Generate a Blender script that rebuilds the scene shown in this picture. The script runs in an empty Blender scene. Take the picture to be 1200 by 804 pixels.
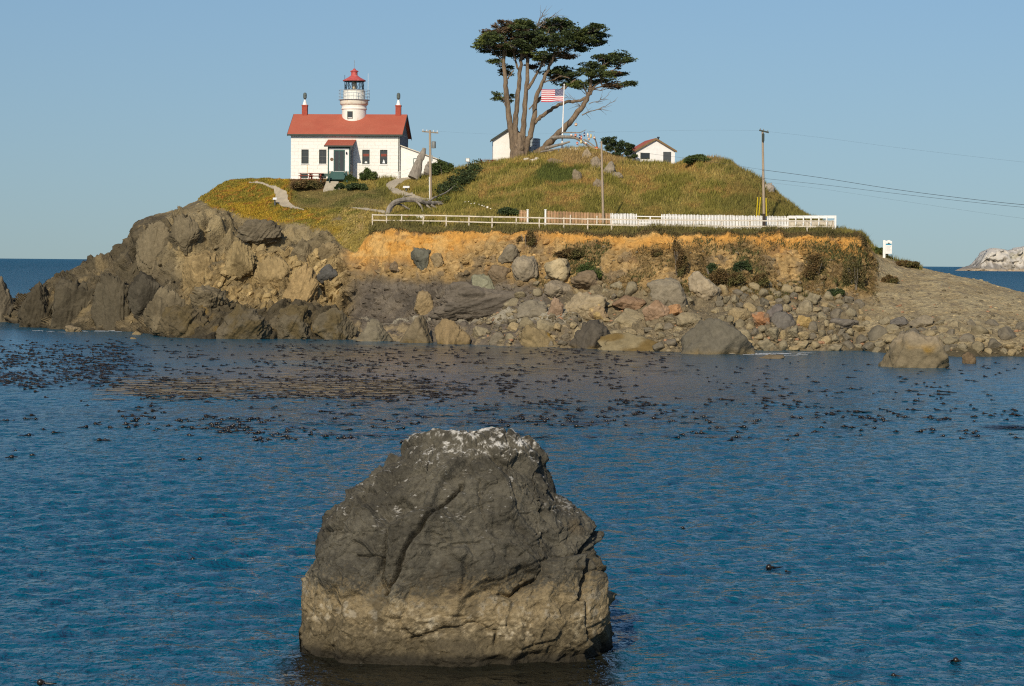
import bpy, bmesh, math, random
import numpy as np
from mathutils import Vector, Matrix
from mathutils.bvhtree import BVHTree

random.seed(7)
rng = np.random.default_rng(7)
scene = bpy.context.scene
COL = scene.collection
R = math.radians

# ------------------------------------------------------------------ camera
H, F = 8.27, 2700.0                      # camera height (m), focal length (px of a 1200 px wide frame)
PITCH, ROLL = math.atan(94.1 / F), 0.0087
CAM = np.array([0.0, 0.0, H])
_f = np.array([0, math.cos(PITCH), -math.sin(PITCH)])
_u0 = np.array([0, math.sin(PITCH), math.cos(PITCH)])
_r0 = np.array([1.0, 0, 0])
_r = math.cos(ROLL) * _r0 + math.sin(ROLL) * _u0
_u = -math.sin(ROLL) * _r0 + math.cos(ROLL) * _u0

def ray(px, py):
    px = np.asarray(px, float); py = np.asarray(py, float)
    return _f * F + (px - 600)[..., None] * _r - (py - 402)[..., None] * _u

def P(px, py, Y):
    """world point at distance Y seen in direction (px, py)"""
    d = ray(px, py)
    return CAM + d * (np.asarray(Y, float) / d[..., 1])[..., None]

def hor(px):
    return 307.9 + (np.asarray(px, float) - 600) * ROLL

def py_of(px, z, Y):
    return hor(px) - (np.asarray(z, float) - H) * F / np.asarray(Y, float)

cd = bpy.data.cameras.new('camera')
cam = bpy.data.objects.new('camera', cd)
COL.objects.link(cam)
cd.sensor_width = 36
cd.lens = 36 * F / 1200
cd.clip_start = 0.5
cd.clip_end = 200000
cam.matrix_world = Matrix(((_r[0], _u[0], -_f[0], CAM[0]), (_r[1], _u[1], -_f[1], CAM[1]),
                           (_r[2], _u[2], -_f[2], CAM[2]), (0, 0, 0, 1)))
scene.camera = cam

# ------------------------------------------------------------------ light
SUN_EL, SUN_AZ = R(31), R(16)            # azimuth: left of straight behind the camera
world = bpy.data.worlds.new('World')
scene.world = world
world.use_nodes = True
wn = world.node_tree
bg = wn.nodes['Background']
sky = wn.nodes.new('ShaderNodeTexSky')
sky.sky_type = 'NISHITA'
sky.sun_disc = False
sky.sun_elevation = SUN_EL
sky.sun_rotation = math.pi + SUN_AZ
sky.altitude = 0
sky.air_density = 1.0
sky.dust_density = 1.0
sky.ozone_density = 5.8
# look up the sky a little above the true direction: clear marine air without the yellow rim of the model
stc = wn.nodes.new('ShaderNodeTexCoord'); smp = wn.nodes.new('ShaderNodeMapping')
smp.inputs['Scale'].default_value = (1, 1, 0.62); smp.inputs['Location'].default_value = (0, 0, 0.043)
wn.links.new(stc.outputs['Generated'], smp.inputs['Vector']); wn.links.new(smp.outputs[0], sky.inputs['Vector'])
wn.links.new(sky.outputs[0], bg.inputs[0])
bg.inputs[1].default_value = 0.0855
sd = bpy.data.lights.new('sun', 'SUN')
sd.energy = 3.9
sd.angle = R(0.5)
sd.color = (1.0, 0.89, 0.70)
sun = bpy.data.objects.new('sun', sd)
COL.objects.link(sun)
sv = Vector((-math.sin(SUN_AZ) * math.cos(SUN_EL), -math.cos(SUN_AZ) * math.cos(SUN_EL), math.sin(SUN_EL)))
sun.rotation_euler = sv.to_track_quat('Z', 'Y').to_euler()
sun.location = sv * 400
vs = scene.view_settings
vs.view_transform = 'Standard'
vs.look = 'None'
vs.exposure = 0.0
vs.gamma = 1.0
scene.render.engine = 'CYCLES'
scene.cycles.use_denoising = False
scene.cycles.filter_width = 1.15
scene.cycles.sample_clamp_direct = 6.0
scene.cycles.sample_clamp_indirect = 4.0

# ------------------------------------------------------------------ noise (numpy)
def _hash(ix, iy, iz, seed):
    h = (ix.astype(np.uint32) * np.uint32(374761393) + iy.astype(np.uint32) * np.uint32(668265263)
         + iz.astype(np.uint32) * np.uint32(2246822519) + np.uint32((seed * 3266489917 + 12345) & 0xffffffff))
    h = (h ^ (h >> np.uint32(13))) * np.uint32(1274126177)
    h = (h ^ (h >> np.uint32(15))) * np.uint32(2246822519)
    return (h ^ (h >> np.uint32(16))).astype(np.float64) / 4294967295.0

def vnoise(p, seed=0):
    i = np.floor(p).astype(np.int64)
    f = p - i
    w = f * f * f * (f * (f * 6 - 15) + 10)
    out = 0
    for dx in (0, 1):
        wx = w[..., 0] if dx else 1 - w[..., 0]
        for dy in (0, 1):
            wy = w[..., 1] if dy else 1 - w[..., 1]
            for dz in (0, 1):
                wz = w[..., 2] if dz else 1 - w[..., 2]
                out = out + _hash(i[..., 0] + dx, i[..., 1] + dy, i[..., 2] + dz, seed) * wx * wy * wz
    return out * 2 - 1

def fbm(p, octaves=4, seed=0, gain=0.5, ridged=False):
    a, s, t = 1.0, 0.0, 0.0
    for o in range(octaves):
        n = vnoise(p * (2.03 ** o) + o * 17.3, seed + o)
        if ridged:
            n = 1 - 2 * np.abs(n)
        s = s + n * a
        t += a
        a *= gain
    return s / t

def facets(p, seed=0, tilt=0.6):
    """broken-rock field: each Worley cell is a tilted plane with an offset of its own; also returns F2-F1"""
    i = np.floor(p).astype(np.int64)
    n = len(p)
    b1 = np.full(n, 1e9); b2 = np.full(n, 1e9)
    bp = np.zeros((n, 3)); bi = np.zeros((n, 3), np.int64)
    for dx in (-1, 0, 1):
        for dy in (-1, 0, 1):
            for dz in (-1, 0, 1):
                c = i + np.array([dx, dy, dz])
                q = np.stack([c[:, k] + _hash(c[:, 0], c[:, 1], c[:, 2], seed + 31 * k) for k in range(3)], 1)
                d = ((q - p) ** 2).sum(1)
                m = d < b1
                b2 = np.where(m, b1, np.minimum(b2, d))
                b1 = np.where(m, d, b1)
                bp[m] = q[m]; bi[m] = c[m]
    nv = np.stack([_hash(bi[:, 0], bi[:, 1], bi[:, 2], seed + 101 + k) * 2 - 1 for k in range(3)], 1)
    off = _hash(bi[:, 0], bi[:, 1], bi[:, 2], seed + 211) * 2 - 1
    e = np.sqrt(b2) - np.sqrt(b1)
    return ((nv * (p - bp)).sum(1) * tilt * 1.6 + off * 0.6) * sstep(-0.02, 0.13, e), e

def sstep(a, b, x):
    t = np.clip((x - a) / (b - a), 0, 1)
    return t * t * (3 - 2 * t)

def lerp(a, b, t):
    return a + (b - a) * t

def mixc(c0, c1, t):
    return np.asarray(c0) * (1 - t[..., None]) + np.asarray(c1) * t[..., None]

# ------------------------------------------------------------------ object helpers
def tag(o, label=None, cat=None, group=None, kind=None):
    if label: o['label'] = label
    if cat: o['category'] = cat
    if group: o['group'] = group
    if kind: o['kind'] = kind
    return o

def link(name, me, m=None, parent=None, loc=(0, 0, 0), rz=0.0):
    o = bpy.data.objects.new(name, me)
    COL.objects.link(o)
    if me is not None and m is not None:
        me.materials.clear(); me.materials.append(m)
    if parent is not None:
        o.parent = parent
    o.location = loc
    o.rotation_euler = (0, 0, rz)
    return o

def empty(name, loc, rz=0.0):
    o = bpy.data.objects.new(name, None)
    o.empty_display_size = 0.3
    COL.objects.link(o)
    o.location = [float(v) for v in loc]
    o.rotation_euler = (0, 0, rz)
    return o

def npmesh(name, v, f, smooth=True, col=None):
    v = np.asarray(v, np.float32); f = np.asarray(f, np.int32)
    k = f.shape[1]
    me = bpy.data.meshes.new(name)
    me.vertices.add(len(v)); me.vertices.foreach_set('co', v.ravel())
    me.loops.add(f.size); me.loops.foreach_set('vertex_index', f.ravel())
    me.polygons.add(len(f))
    me.polygons.foreach_set('loop_start', np.arange(0, f.size, k, dtype=np.int32))
    me.polygons.foreach_set('use_smooth', np.full(len(f), smooth, bool))
    me.update(calc_edges=True)
    if col is not None:
        a = me.color_attributes.new('Col', 'FLOAT_COLOR', 'POINT')
        c = np.ones((len(v), 4), np.float32); c[:, :3] = col
        a.data.foreach_set('color', c.ravel())
    me.validate()
    return me

class MB:
    """collects simple solids; build() links them as ONE mesh"""
    def __init__(s): s.v = []; s.f = []
    def add(s, v, f):
        n = len(s.v); s.v += [tuple(map(float, q)) for q in v]; s.f += [tuple(i + n for i in q) for q in f]; return s
    def box(s, x0, x1, y0, y1, z0, z1):
        v = [(x, y, z) for x in (x0, x1) for y in (y0, y1) for z in (z0, z1)]
        return s.add(v, [(0, 1, 3, 2), (4, 6, 7, 5), (0, 4, 5, 1), (2, 3, 7, 6), (0, 2, 6, 4), (1, 5, 7, 3)])
    def prism(s, poly, a, b, axis='y'):
        """poly: 2D outline (ccw), extruded along axis from a to b"""
        n = len(poly)
        def mk(q, t): return (q[0], t, q[1]) if axis == 'y' else ((t, q[0], q[1]) if axis == 'x' else (q[0], q[1], t))
        v = [mk(q, a) for q in poly] + [mk(q, b) for q in poly]
        f = [tuple(range(n)), tuple(range(2 * n - 1, n - 1, -1))] + [(i, n + i, n + (i + 1) % n, (i + 1) % n) for i in range(n)]
        return s.add(v, f)
    def beam(s, p, q, w, h=None, up=(0, 0, 1)):
        p, q = Vector(p), Vector(q); h = h or w
        d = (q - p).normalized(); up = Vector(up)
        if abs(d.dot(up)) > 0.95: up = Vector((0, 1, 0))
        a = d.cross(up).normalized() * (w / 2); b = a.cross(d).normalized() * (h / 2)
        v = [p - a - b, p + a - b, p + a + b, p - a + b, q - a - b, q + a - b, q + a + b, q - a + b]
        return s.add(v, [(0, 1, 2, 3), (7, 6, 5, 4), (0, 4, 5, 1), (1, 5, 6, 2), (2, 6, 7, 3), (3, 7, 4, 0)])
    def tube(s, pts, rad, n=8, cap=True):
        pts = [Vector(p) for p in pts]
        if not hasattr(rad, '__len__'): rad = [rad] * len(pts)
        ref = Vector((0.31, 0.9, 0.2)).normalized(); v = []; f = []
        for i, p in enumerate(pts):
            d = (pts[min(i + 1, len(pts) - 1)] - pts[max(i - 1, 0)]).normalized()
            a = d.cross(ref)
            if a.length < 0.1: a = d.cross(Vector((1, 0, 0)))
            a.normalize(); b = d.cross(a)
            for k in range(n):
                t = 2 * math.pi * k / n
                v.append(p + (a * math.cos(t) + b * math.sin(t)) * rad[i])
        for i in range(len(pts) - 1):
            for k in range(n):
                f.append((i * n + k, i * n + (k + 1) % n, (i + 1) * n + (k + 1) % n, (i + 1) * n + k))
        if cap:
            f.append(tuple(range(n - 1, -1, -1))); f.append(tuple(range((len(pts) - 1) * n, len(pts) * n)))
        return s.add(v, f)
    def lathe(s, prof, c=(0, 0, 0), n=32):
        v = []; f = []
        for r_, z in prof:
            for k in range(n):
                t = 2 * math.pi * k / n
                v.append((c[0] + r_ * math.cos(t), c[1] + r_ * math.sin(t), c[2] + z))
        for i in range(len(prof) - 1):
            for k in range(n):
                f.append((i * n + k, i * n + (k + 1) % n, (i + 1) * n + (k + 1) % n, (i + 1) * n + k))
        f.append(tuple(range(n - 1, -1, -1))); f.append(tuple(range((len(prof) - 1) * n, len(prof) * n)))
        return s.add(v, f)
    def build(s, name, m, parent=None, loc=(0, 0, 0), rz=0.0, smooth=False, bevel=0.0):
        me = bpy.data.meshes.new(name)
        me.from_pydata(s.v, [], s.f); me.update()
        bm = bmesh.new(); bm.from_mesh(me)
        bmesh.ops.recalc_face_normals(bm, faces=bm.faces)
        if bevel:
            bmesh.ops.bevel(bm, geom=list(bm.edges), offset=bevel, segments=2, affect='EDGES', profile=0.6)
        for fc in bm.faces: fc.smooth = smooth
        bm.to_mesh(me); bm.free()
        if smooth and hasattr(me, 'set_sharp_from_angle'): me.set_sharp_from_angle(angle=R(40))
        return link(name, me, m, parent, loc, rz)

# ------------------------------------------------------------------ materials
def nodes_of(name):
    m = bpy.data.materials.new(name); m.use_nodes = True
    nt = m.node_tree
    return m, nt, nt.nodes['Principled BSDF']

def N(nt, t, **kw):
    n = nt.nodes.new(t)
    for k, v in kw.items(): setattr(n, k, v)
    return n

def noise_node(nt, scale, detail=5, rough=0.6, coord='Object', stretch=None):
    tc = N(nt, 'ShaderNodeTexCoord')
    n = N(nt, 'ShaderNodeTexNoise')
    n.inputs['Scale'].default_value = scale
    n.inputs['Detail'].default_value = detail
    n.inputs['Roughness'].default_value = rough
    if stretch:
        mp = N(nt, 'ShaderNodeMapping'); mp.inputs['Scale'].default_value = stretch
        nt.links.new(tc.outputs[coord], mp.inputs['Vector']); nt.links.new(mp.outputs[0], n.inputs['Vector'])
    else:
        nt.links.new(tc.outputs[coord], n.inputs['Vector'])
    return n

def mat(name, c, rough=0.7, var=0.25, scale=3.0, bump=0.0, bscale=20.0, c2=None, c2amt=(0.45, 0.65), metal=0.0, spec=0.3, stretch=None, isl=0.0):
    """plain surface with uneven colour: value noise, optional second colour in patches, bump"""
    m, nt, b = nodes_of(name)
    b.inputs['Roughness'].default_value = rough
    b.inputs['Metallic'].default_value = metal
    b.inputs['Specular IOR Level'].default_value = spec
    col = N(nt, 'ShaderNodeRGB'); col.outputs[0].default_value = (*c, 1)
    out = col.outputs[0]
    if c2 is not None:
        n2 = noise_node(nt, scale * 0.8, 6, 0.65, stretch=stretch)
        r_ = N(nt, 'ShaderNodeMapRange'); r_.inputs['From Min'].default_value = c2amt[0]; r_.inputs['From Max'].default_value = c2amt[1]
        nt.links.new(n2.outputs['Fac'], r_.inputs['Value'])
        mx = N(nt, 'ShaderNodeMix', data_type='RGBA')
        nt.links.new(r_.outputs[0], mx.inputs['Factor']); nt.links.new(out, mx.inputs[6]); mx.inputs[7].default_value = (*c2, 1)
        out = mx.outputs[2]
    n1 = noise_node(nt, scale, 6, 0.65, stretch=stretch)
    mr = N(nt, 'ShaderNodeMapRange'); mr.inputs['From Min'].default_value = 0.3; mr.inputs['From Max'].default_value = 0.7
    mr.inputs['To Min'].default_value = 1 - var; mr.inputs['To Max'].default_value = 1 + var
    nt.links.new(n1.outputs['Fac'], mr.inputs['Value'])
    fac = mr.outputs[0]
    if isl:
        g = N(nt, 'ShaderNodeNewGeometry')
        m2 = N(nt, 'ShaderNodeMapRange'); m2.inputs['To Min'].default_value = 1 - isl; m2.inputs['To Max'].default_value = 1 + isl
        nt.links.new(g.outputs['Random Per Island'], m2.inputs['Value'])
        mu = N(nt, 'ShaderNodeMath', operation='MULTIPLY'); nt.links.new(fac, mu.inputs[0]); nt.links.new(m2.outputs[0], mu.inputs[1]); fac = mu.outputs[0]
    hs = N(nt, 'ShaderNodeHueSaturation')
    nt.links.new(out, hs.inputs['Color']); nt.links.new(fac, hs.inputs['Value'])
    nt.links.new(hs.outputs[0], b.inputs['Base Color'])
    if bump:
        nb = noise_node(nt, bscale, 6, 0.6, stretch=stretch)
        bp = N(nt, 'ShaderNodeBump'); bp.inputs['Strength'].default_value = 1.0; bp.inputs['Distance'].default_value = bump
        nt.links.new(nb.outputs['Fac'], bp.inputs['Height']); nt.links.new(bp.outputs[0], b.inputs['Normal'])
    return m

def vcol_mat(name, var=0.25, scale=2.0, bump=0.05, bscale=3.0, rough=0.9, isl=0.0, trans=0.0):
    m, nt, b = nodes_of(name)
    b.inputs['Roughness'].default_value = rough
    b.inputs['Specular IOR Level'].default_value = 0.15
    at = N(nt, 'ShaderNodeVertexColor', layer_name='Col')
    n1 = noise_node(nt, scale, 8, 0.7)
    mr = N(nt, 'ShaderNodeMapRange'); mr.inputs['From Min'].default_value = 0.3; mr.inputs['From Max'].default_value = 0.7
    mr.inputs['To Min'].default_value = 1 - var; mr.inputs['To Max'].default_value = 1 + var
    nt.links.new(n1.outputs['Fac'], mr.inputs['Value'])
    fac = mr.outputs[0]
    if isl:
        g = N(nt, 'ShaderNodeNewGeometry')
        m2 = N(nt, 'ShaderNodeMapRange'); m2.inputs['To Min'].default_value = 1 - isl; m2.inputs['To Max'].default_value = 1 + isl
        nt.links.new(g.outputs['Random Per Island'], m2.inputs['Value'])
        mu = N(nt, 'ShaderNodeMath', operation='MULTIPLY'); nt.links.new(fac, mu.inputs[0]); nt.links.new(m2.outputs[0], mu.inputs[1]); fac = mu.outputs[0]
    hs = N(nt, 'ShaderNodeHueSaturation')
    nt.links.new(at.outputs['Color'], hs.inputs['Color']); nt.links.new(fac, hs.inputs['Value'])
    nt.links.new(hs.outputs[0], b.inputs['Base Color'])
    if bump:
        nb = noise_node(nt, bscale, 8, 0.65)
        bp = N(nt, 'ShaderNodeBump'); bp.inputs['Strength'].default_value = 1.0; bp.inputs['Distance'].default_value = bump
        nt.links.new(nb.outputs['Fac'], bp.inputs['Height']); nt.links.new(bp.outputs[0], b.inputs['Normal'])
    return m

M = {}
M['terrain'] = vcol_mat('terrain_surface', 0.30, 2.2, 0.30, 3.0)
M['rock'] = vcol_mat('rock_surface', 0.25, 2.0, 0.14, 2.5, 0.9)
M['near_rock'] = vcol_mat('near_rock_surface', 0.30, 8.0, 0.05, 14.0, 0.88)
M['grass'] = vcol_mat('grass_blades', 0.15, 0.6, 0, 1, 0.8, isl=0.3)
M['white'] = mat('white_painted_masonry', (0.82, 0.79, 0.735), 0.75, 0.06, 1.2, 0.02, 6, c2=(0.70, 0.64, 0.53), c2amt=(0.60, 0.80))
M['tower_white'] = mat('white_painted_tower', (0.80, 0.77, 0.69), 0.7, 0.06, 1.0, 0.0, 6, c2=(0.62, 0.45, 0.24), c2amt=(0.60, 0.80), stretch=(1.3, 1.3, 0.6))
M['rust_white'] = mat('rust_streaked_white_band', (0.78, 0.72, 0.6), 0.7, 0.08, 1.4, 0.0, 6, c2=(0.45, 0.22, 0.06), c2amt=(0.52, 0.68))
M['white_trim'] = mat('white_paint', (0.82, 0.80, 0.77), 0.6, 0.08, 2.0, c2=(0.62, 0.57, 0.47), c2amt=(0.58, 0.75))
M['old_white'] = mat('weathered_white_paint', (0.62, 0.54, 0.43), 0.75, 0.14, 2.5, c2=(0.42, 0.35, 0.26), c2amt=(0.50, 0.68))
M['roof_red'] = mat('red_shingle_roof', (0.40, 0.10, 0.058), 0.8, 0.05, 0.6, 0.02, 9, c2=(0.43, 0.125, 0.072), c2amt=(0.4, 0.75))
M['brick'] = mat('red_brick', (0.34, 0.07, 0.045), 0.85, 0.2, 5, 0.01, 20)
M['lantern_red'] = mat('faded_red_paint', (0.50, 0.095, 0.085), 0.5, 0.15, 3, c2=(0.55, 0.2, 0.17), c2amt=(0.5, 0.7))
M['green_trim'] = mat('dark_green_paint', (0.035, 0.095, 0.085), 0.5, 0.12, 3)
M['dark_trim'] = mat('dark_grey_green_trim', (0.045, 0.055, 0.045), 0.6, 0.15, 3)
M['grey_wall'] = mat('grey_shaded_siding', (0.22, 0.21, 0.22), 0.8, 0.2, 3, c2=(0.14, 0.13, 0.14))  # siding grey with the shade of the right-hand side mixed in
M['iron'] = mat('black_iron', (0.03, 0.04, 0.05), 0.5, 0.2, 5)
M['cowl'] = mat('weathered_copper_cowl', (0.10, 0.12, 0.11), 0.6, 0.3, 6)
M['dark_inside'] = mat('dark_room', (0.02, 0.02, 0.022), 0.9, 0.2, 2)
M['door_grey'] = mat('dark_grey_door', (0.07, 0.078, 0.082), 0.6, 0.15, 3)
M['concrete'] = mat('pale_concrete', (0.40, 0.35, 0.27), 0.9, 0.15, 3, 0.02, 10)
M['path'] = mat('pale_dirt_path', (0.40, 0.335, 0.24), 0.95, 0.14, 1.0, 0.03, 6)
M['wood_grey'] = mat('weathered_grey_wood', (0.27, 0.235, 0.19), 0.9, 0.3, 3, 0.03, 8, c2=(0.15, 0.125, 0.10), stretch=(1, 1, 0.25))
M['pole_wood'] = mat('pale_pole_wood', (0.36, 0.28, 0.20), 0.85, 0.2, 3, 0.01, 10, stretch=(2, 2, 0.3))
M['red_wood'] = mat('red_stained_wood', (0.24, 0.055, 0.035), 0.7, 0.2, 4)
M['green_wood'] = mat('green_stained_wood', (0.06, 0.10, 0.08), 0.7, 0.2, 4)
M['cedar'] = mat('bare_cedar_boards', (0.38, 0.21, 0.11), 0.8, 0.25, 2.2, c2=(0.48, 0.31, 0.18), c2amt=(0.45, 0.6), stretch=(4, 4, 0.4), isl=0.22)
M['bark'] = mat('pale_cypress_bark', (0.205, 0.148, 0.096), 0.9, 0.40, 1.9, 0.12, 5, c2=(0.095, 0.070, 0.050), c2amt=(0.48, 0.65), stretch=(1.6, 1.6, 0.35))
M['bark_dark'] = mat('dark_grey_bark', (0.15, 0.115, 0.085), 0.9, 0.25, 2.0)  # darker, greyer bark for the limbs that reach into the foliage
M['twig'] = mat('bare_grey_twigs', (0.20, 0.17, 0.14), 0.9, 0.2, 3)
M['cypress'] = mat('cypress_leaves', (0.048, 0.066, 0.022), 0.75, 0.35, 0.35, c2=(0.125, 0.145, 0.028), c2amt=(0.50, 0.66), isl=0.5)
M['cypress_brown'] = mat('browned_cypress_leaves', (0.13, 0.085, 0.045), 0.8, 0.3, 0.5, isl=0.35)
M['bush'] = mat('green_bush_leaves', (0.055, 0.082, 0.02), 0.75, 0.3, 0.8, c2=(0.10, 0.12, 0.03), isl=0.4)
M['bush_dark'] = mat('dark_green_bush_leaves', (0.035, 0.055, 0.02), 0.75, 0.3, 0.8, c2=(0.065, 0.085, 0.025), isl=0.4)
M['brush'] = mat('dry_brown_brush', (0.135, 0.085, 0.032), 0.85, 0.35, 0.8, c2=(0.095, 0.092, 0.03), isl=0.4)
M['olive'] = mat('olive_brush_leaves', (0.105, 0.090, 0.032), 0.8, 0.35, 0.8, c2=(0.14, 0.09, 0.035), isl=0.4)
M['yellow'] = mat('yellow_plastic', (0.62, 0.46, 0.02), 0.5, 0.1, 2)
M['wire'] = mat('dark_wire', (0.05, 0.055, 0.065), 0.5, 0.1, 1)
M['tank'] = mat('galvanised_steel', (0.30, 0.34, 0.37), 0.45, 0.15, 2, metal=0.4, stretch=(1, 1, 6))
M['grey_metal'] = mat('grey_metal', (0.27, 0.28, 0.27), 0.5, 0.15, 3, metal=0.3)
M['teal'] = mat('teal_sign_band', (0.05, 0.26, 0.40), 0.5, 0.05, 2)
M['flag_red'] = mat('flag_red_cloth', (0.50, 0.025, 0.045), 0.8, 0.06, 2)
M['flag_white'] = mat('flag_white_cloth', (0.80, 0.76, 0.76), 0.8, 0.04, 2)
M['flag_blue'] = mat('flag_blue_cloth', (0.045, 0.045, 0.12), 0.8, 0.06, 2)
M['kelp'] = mat('wet_brown_kelp', (0.017, 0.011, 0.006), 0.35, 0.3, 3, spec=0.5, isl=0.3)
M['kelp_gold'] = mat('golden_brown_kelp', (0.23, 0.155, 0.050), 0.45, 0.3, 2, spec=0.4, isl=0.45)
M['foam'] = mat('white_foam', (0.75, 0.77, 0.78), 0.8, 0.1, 3)
M['buoy_orange'] = mat('orange_float', (0.60, 0.13, 0.04), 0.5, 0.15, 4)
M['buoy_white'] = mat('white_float', (0.75, 0.68, 0.58), 0.5, 0.15, 4)
M['buoy_red'] = mat('faded_red_float', (0.50, 0.12, 0.09), 0.5, 0.15, 4)
M['buoy_blue'] = mat('dark_blue_float', (0.04, 0.06, 0.14), 0.5, 0.15, 4)
M['buoy_tan'] = mat('tan_float', (0.55, 0.32, 0.18), 0.5, 0.15, 4)
M['buoy_yellow'] = mat('pale_yellow_float', (0.62, 0.5, 0.2), 0.5, 0.15, 4)
m_, nt_, b_ = nodes_of('window_glass')
b_.inputs['Base Color'].default_value = (0.025, 0.03, 0.033, 1); b_.inputs['Roughness'].default_value = 0.08
b_.inputs['Specular IOR Level'].default_value = 0.6
M['glass'] = m_
m_, nt_, b_ = nodes_of('clear_lantern_glass')
b_.inputs['Base Color'].default_value = (0.9, 0.95, 1, 1); b_.inputs['Roughness'].default_value = 0.02
b_.inputs['Transmission Weight'].default_value = 1.0; b_.inputs['IOR'].default_value = 1.02
M['clear'] = m_
M['bars'] = mat('dark_window_bars', (0.10, 0.105, 0.10), 0.6, 0.1, 3)
M['lens'] = mat('lamp_lens', (0.75, 0.62, 0.42), 0.15, 0.1, 2, spec=0.8)

# ------------------------------------------------------------------ terrain
# per station: px, waterline py, then (py, Y) of rows 2..8 from shelf to skyline, then depth of the flat behind and of the fall to the sea
ST = [
 (-320, 372, [(368,318),(366,319),(365,320),(364,321),(364,322),(363,323),(363,324)], 4, 14),
 (-60, 374, [(362,313),(359,314),(357,315),(356,316),(356,317),(355,318),(355,319)], 4, 14),
 (0,   376, [(362,309),(358,311),(356,313),(355,315),(354,316),(353,317),(353,318)], 4, 14),
 (28,  380, [(366,291),(360,294),(356,297),(354,299),(352,301),(350,303),(349,305)], 4, 14),
 (42,  383, [(366,282),(356,285),(350,288),(346,290),(343,292),(341,294),(340,296)], 4, 14),
 (60,  385, [(370,275),(355,278),(343,281),(336,284),(331,287),(329,290),(328,293)], 4, 16),
 (98,  387, [(372,270),(352,273),(335,276),(322,280),(317,285),(313.5,290),(311,294)], 5, 18),
 (135, 388, [(370,268),(350,271),(330,274),(315,278),(311,283),(307.5,288),(305,292)], 6, 20),
 (160, 390, [(370,265),(345,268),(318,272),(290,277),(277,282),(267,287),(260,291)], 8, 24),
 (200, 395, [(366,253),(358,258),(318,266),(275,273),(261,279),(254,284),(247,290)], 10, 30),
 (240, 397, [(362,249),(356,254),(318,263),(275,270),(253,276),(240,282),(229.5,290)], 14, 36),
 (270, 397, [(361,248),(356,253),(318,261),(280,268),(252,276),(229,284),(213,292)], 16, 40),
 (310, 397, [(360,248),(357,252),(318,259),(285,265),(262,270),(237,279),(211,288)], 20, 50),
 (345, 397, [(361,247.5),(358,251),(322,257),(285,262),(260,268),(237,276),(210.5,284)], 24, 55),
 (395, 398, [(364,247),(362,250),(328,254),(288,259),(257,265),(236,274),(210.5,284)], 26, 55),
 (425, 398, [(372,247),(368,250),(330,253),(274,258),(252,264),(233,272),(210,284)], 26, 55),
 (440, 399, [(376,245.5),(371,248.5),(325,252),(266.5,256),(252,263),(233,272),(210,284)], 26, 55),
 (500, 401, [(379,241.5),(373,244.5),(320,248),(267,251.5),(259,257),(236,268),(206,285)], 26, 55),
 (560, 404, [(382,236),(374,240),(325,244),(267,248.5),(258.5,254.5),(226,268),(195,284)], 26, 55),
 (600, 406, [(386,232.5),(360,238),(317,242.5),(268,247),(263,253),(220,267),(187.5,284)], 26, 55),
 (650, 407, [(386,231.5),(356,237),(314,242),(269,246),(267,251.5),(216,266),(180,283)], 26, 55),
 (690, 408, [(387,230),(355,236),(313,241),(269.5,245),(268,251),(214,266),(175.5,283)], 26, 55),
 (740, 409, [(389,228),(353,235),(312,239.5),(270.5,244),(269,250.3),(222,265),(190,282)], 26, 55),
 (790, 413, [(392,222),(347,232.5),(308,238.5),(271,243.5),(269.5,250),(224,264),(194,280)], 24, 55),
 (815, 413, [(392,222),(342,234),(306,239),(271,243.5),(269.5,250),(220,263),(185,276)], 22, 50),
 (850, 412, [(391,223),(337,236),(305,240),(271.5,244),(270,250),(224,261),(190,272)], 18, 45),
 (880, 411, [(390,224),(337,236),(304,240),(271.5,244),(270,250),(234,258.5),(206,268)], 14, 40),
 (910, 411, [(390,224),(337,237),(303,240.5),(271.5,244.5),(270.3,250),(247,256.5),(227,264)], 10, 30),
 (945, 411, [(390,225),(338,237.5),(302,241),(271.5,245),(270.5,250),(260,254.5),(252,260)], 8, 24),
 (985, 411, [(391,226),(345,237),(310,241),(272.5,245),(272,247),(271.3,249),(271,251)], 7, 20),
 (1006,411, [(392,227),(352,236),(316,240),(275,245),(274,247),(273.5,249),(273,251)], 7, 20),
 (1020,412, [(393,226),(355,235),(335,240),(303,246),(296,250),(292,253),(290,256)], 6, 18),
 (1045,414, [(394,223),(362,233),(342,239),(319,246),(309,250.5),(304,254),(302.5,257)], 4, 14),
 (1075,416, [(395,219),(369,230),(350,237),(328,244),(319,249),(315,252.5),(313.5,255)], 4, 14),
 (1130,418, [(396,216),(373,226),(356,232),(339,239),(331,244.5),(327.5,248),(326,250)], 4, 14),
 (1200,418, [(396,216),(376,226),(363,231.5),(353,237.5),(347,242.5),(344,246.5),(343,248.5)], 4, 14),
 (1300,419, [(398,215),(381,225),(371,231),(364,237),(359,242),(357,246),(356,248)], 4, 14),
 (1500,419, [(399,215),(384,225),(375,231),(368,237),(364,242),(362,246),(361,248)], 4, 14),
 (1700,419, [(404,212),(398,217),(396,221),(396,225),(397,229),(398,231),(399,233)], 4, 14),
]

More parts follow.
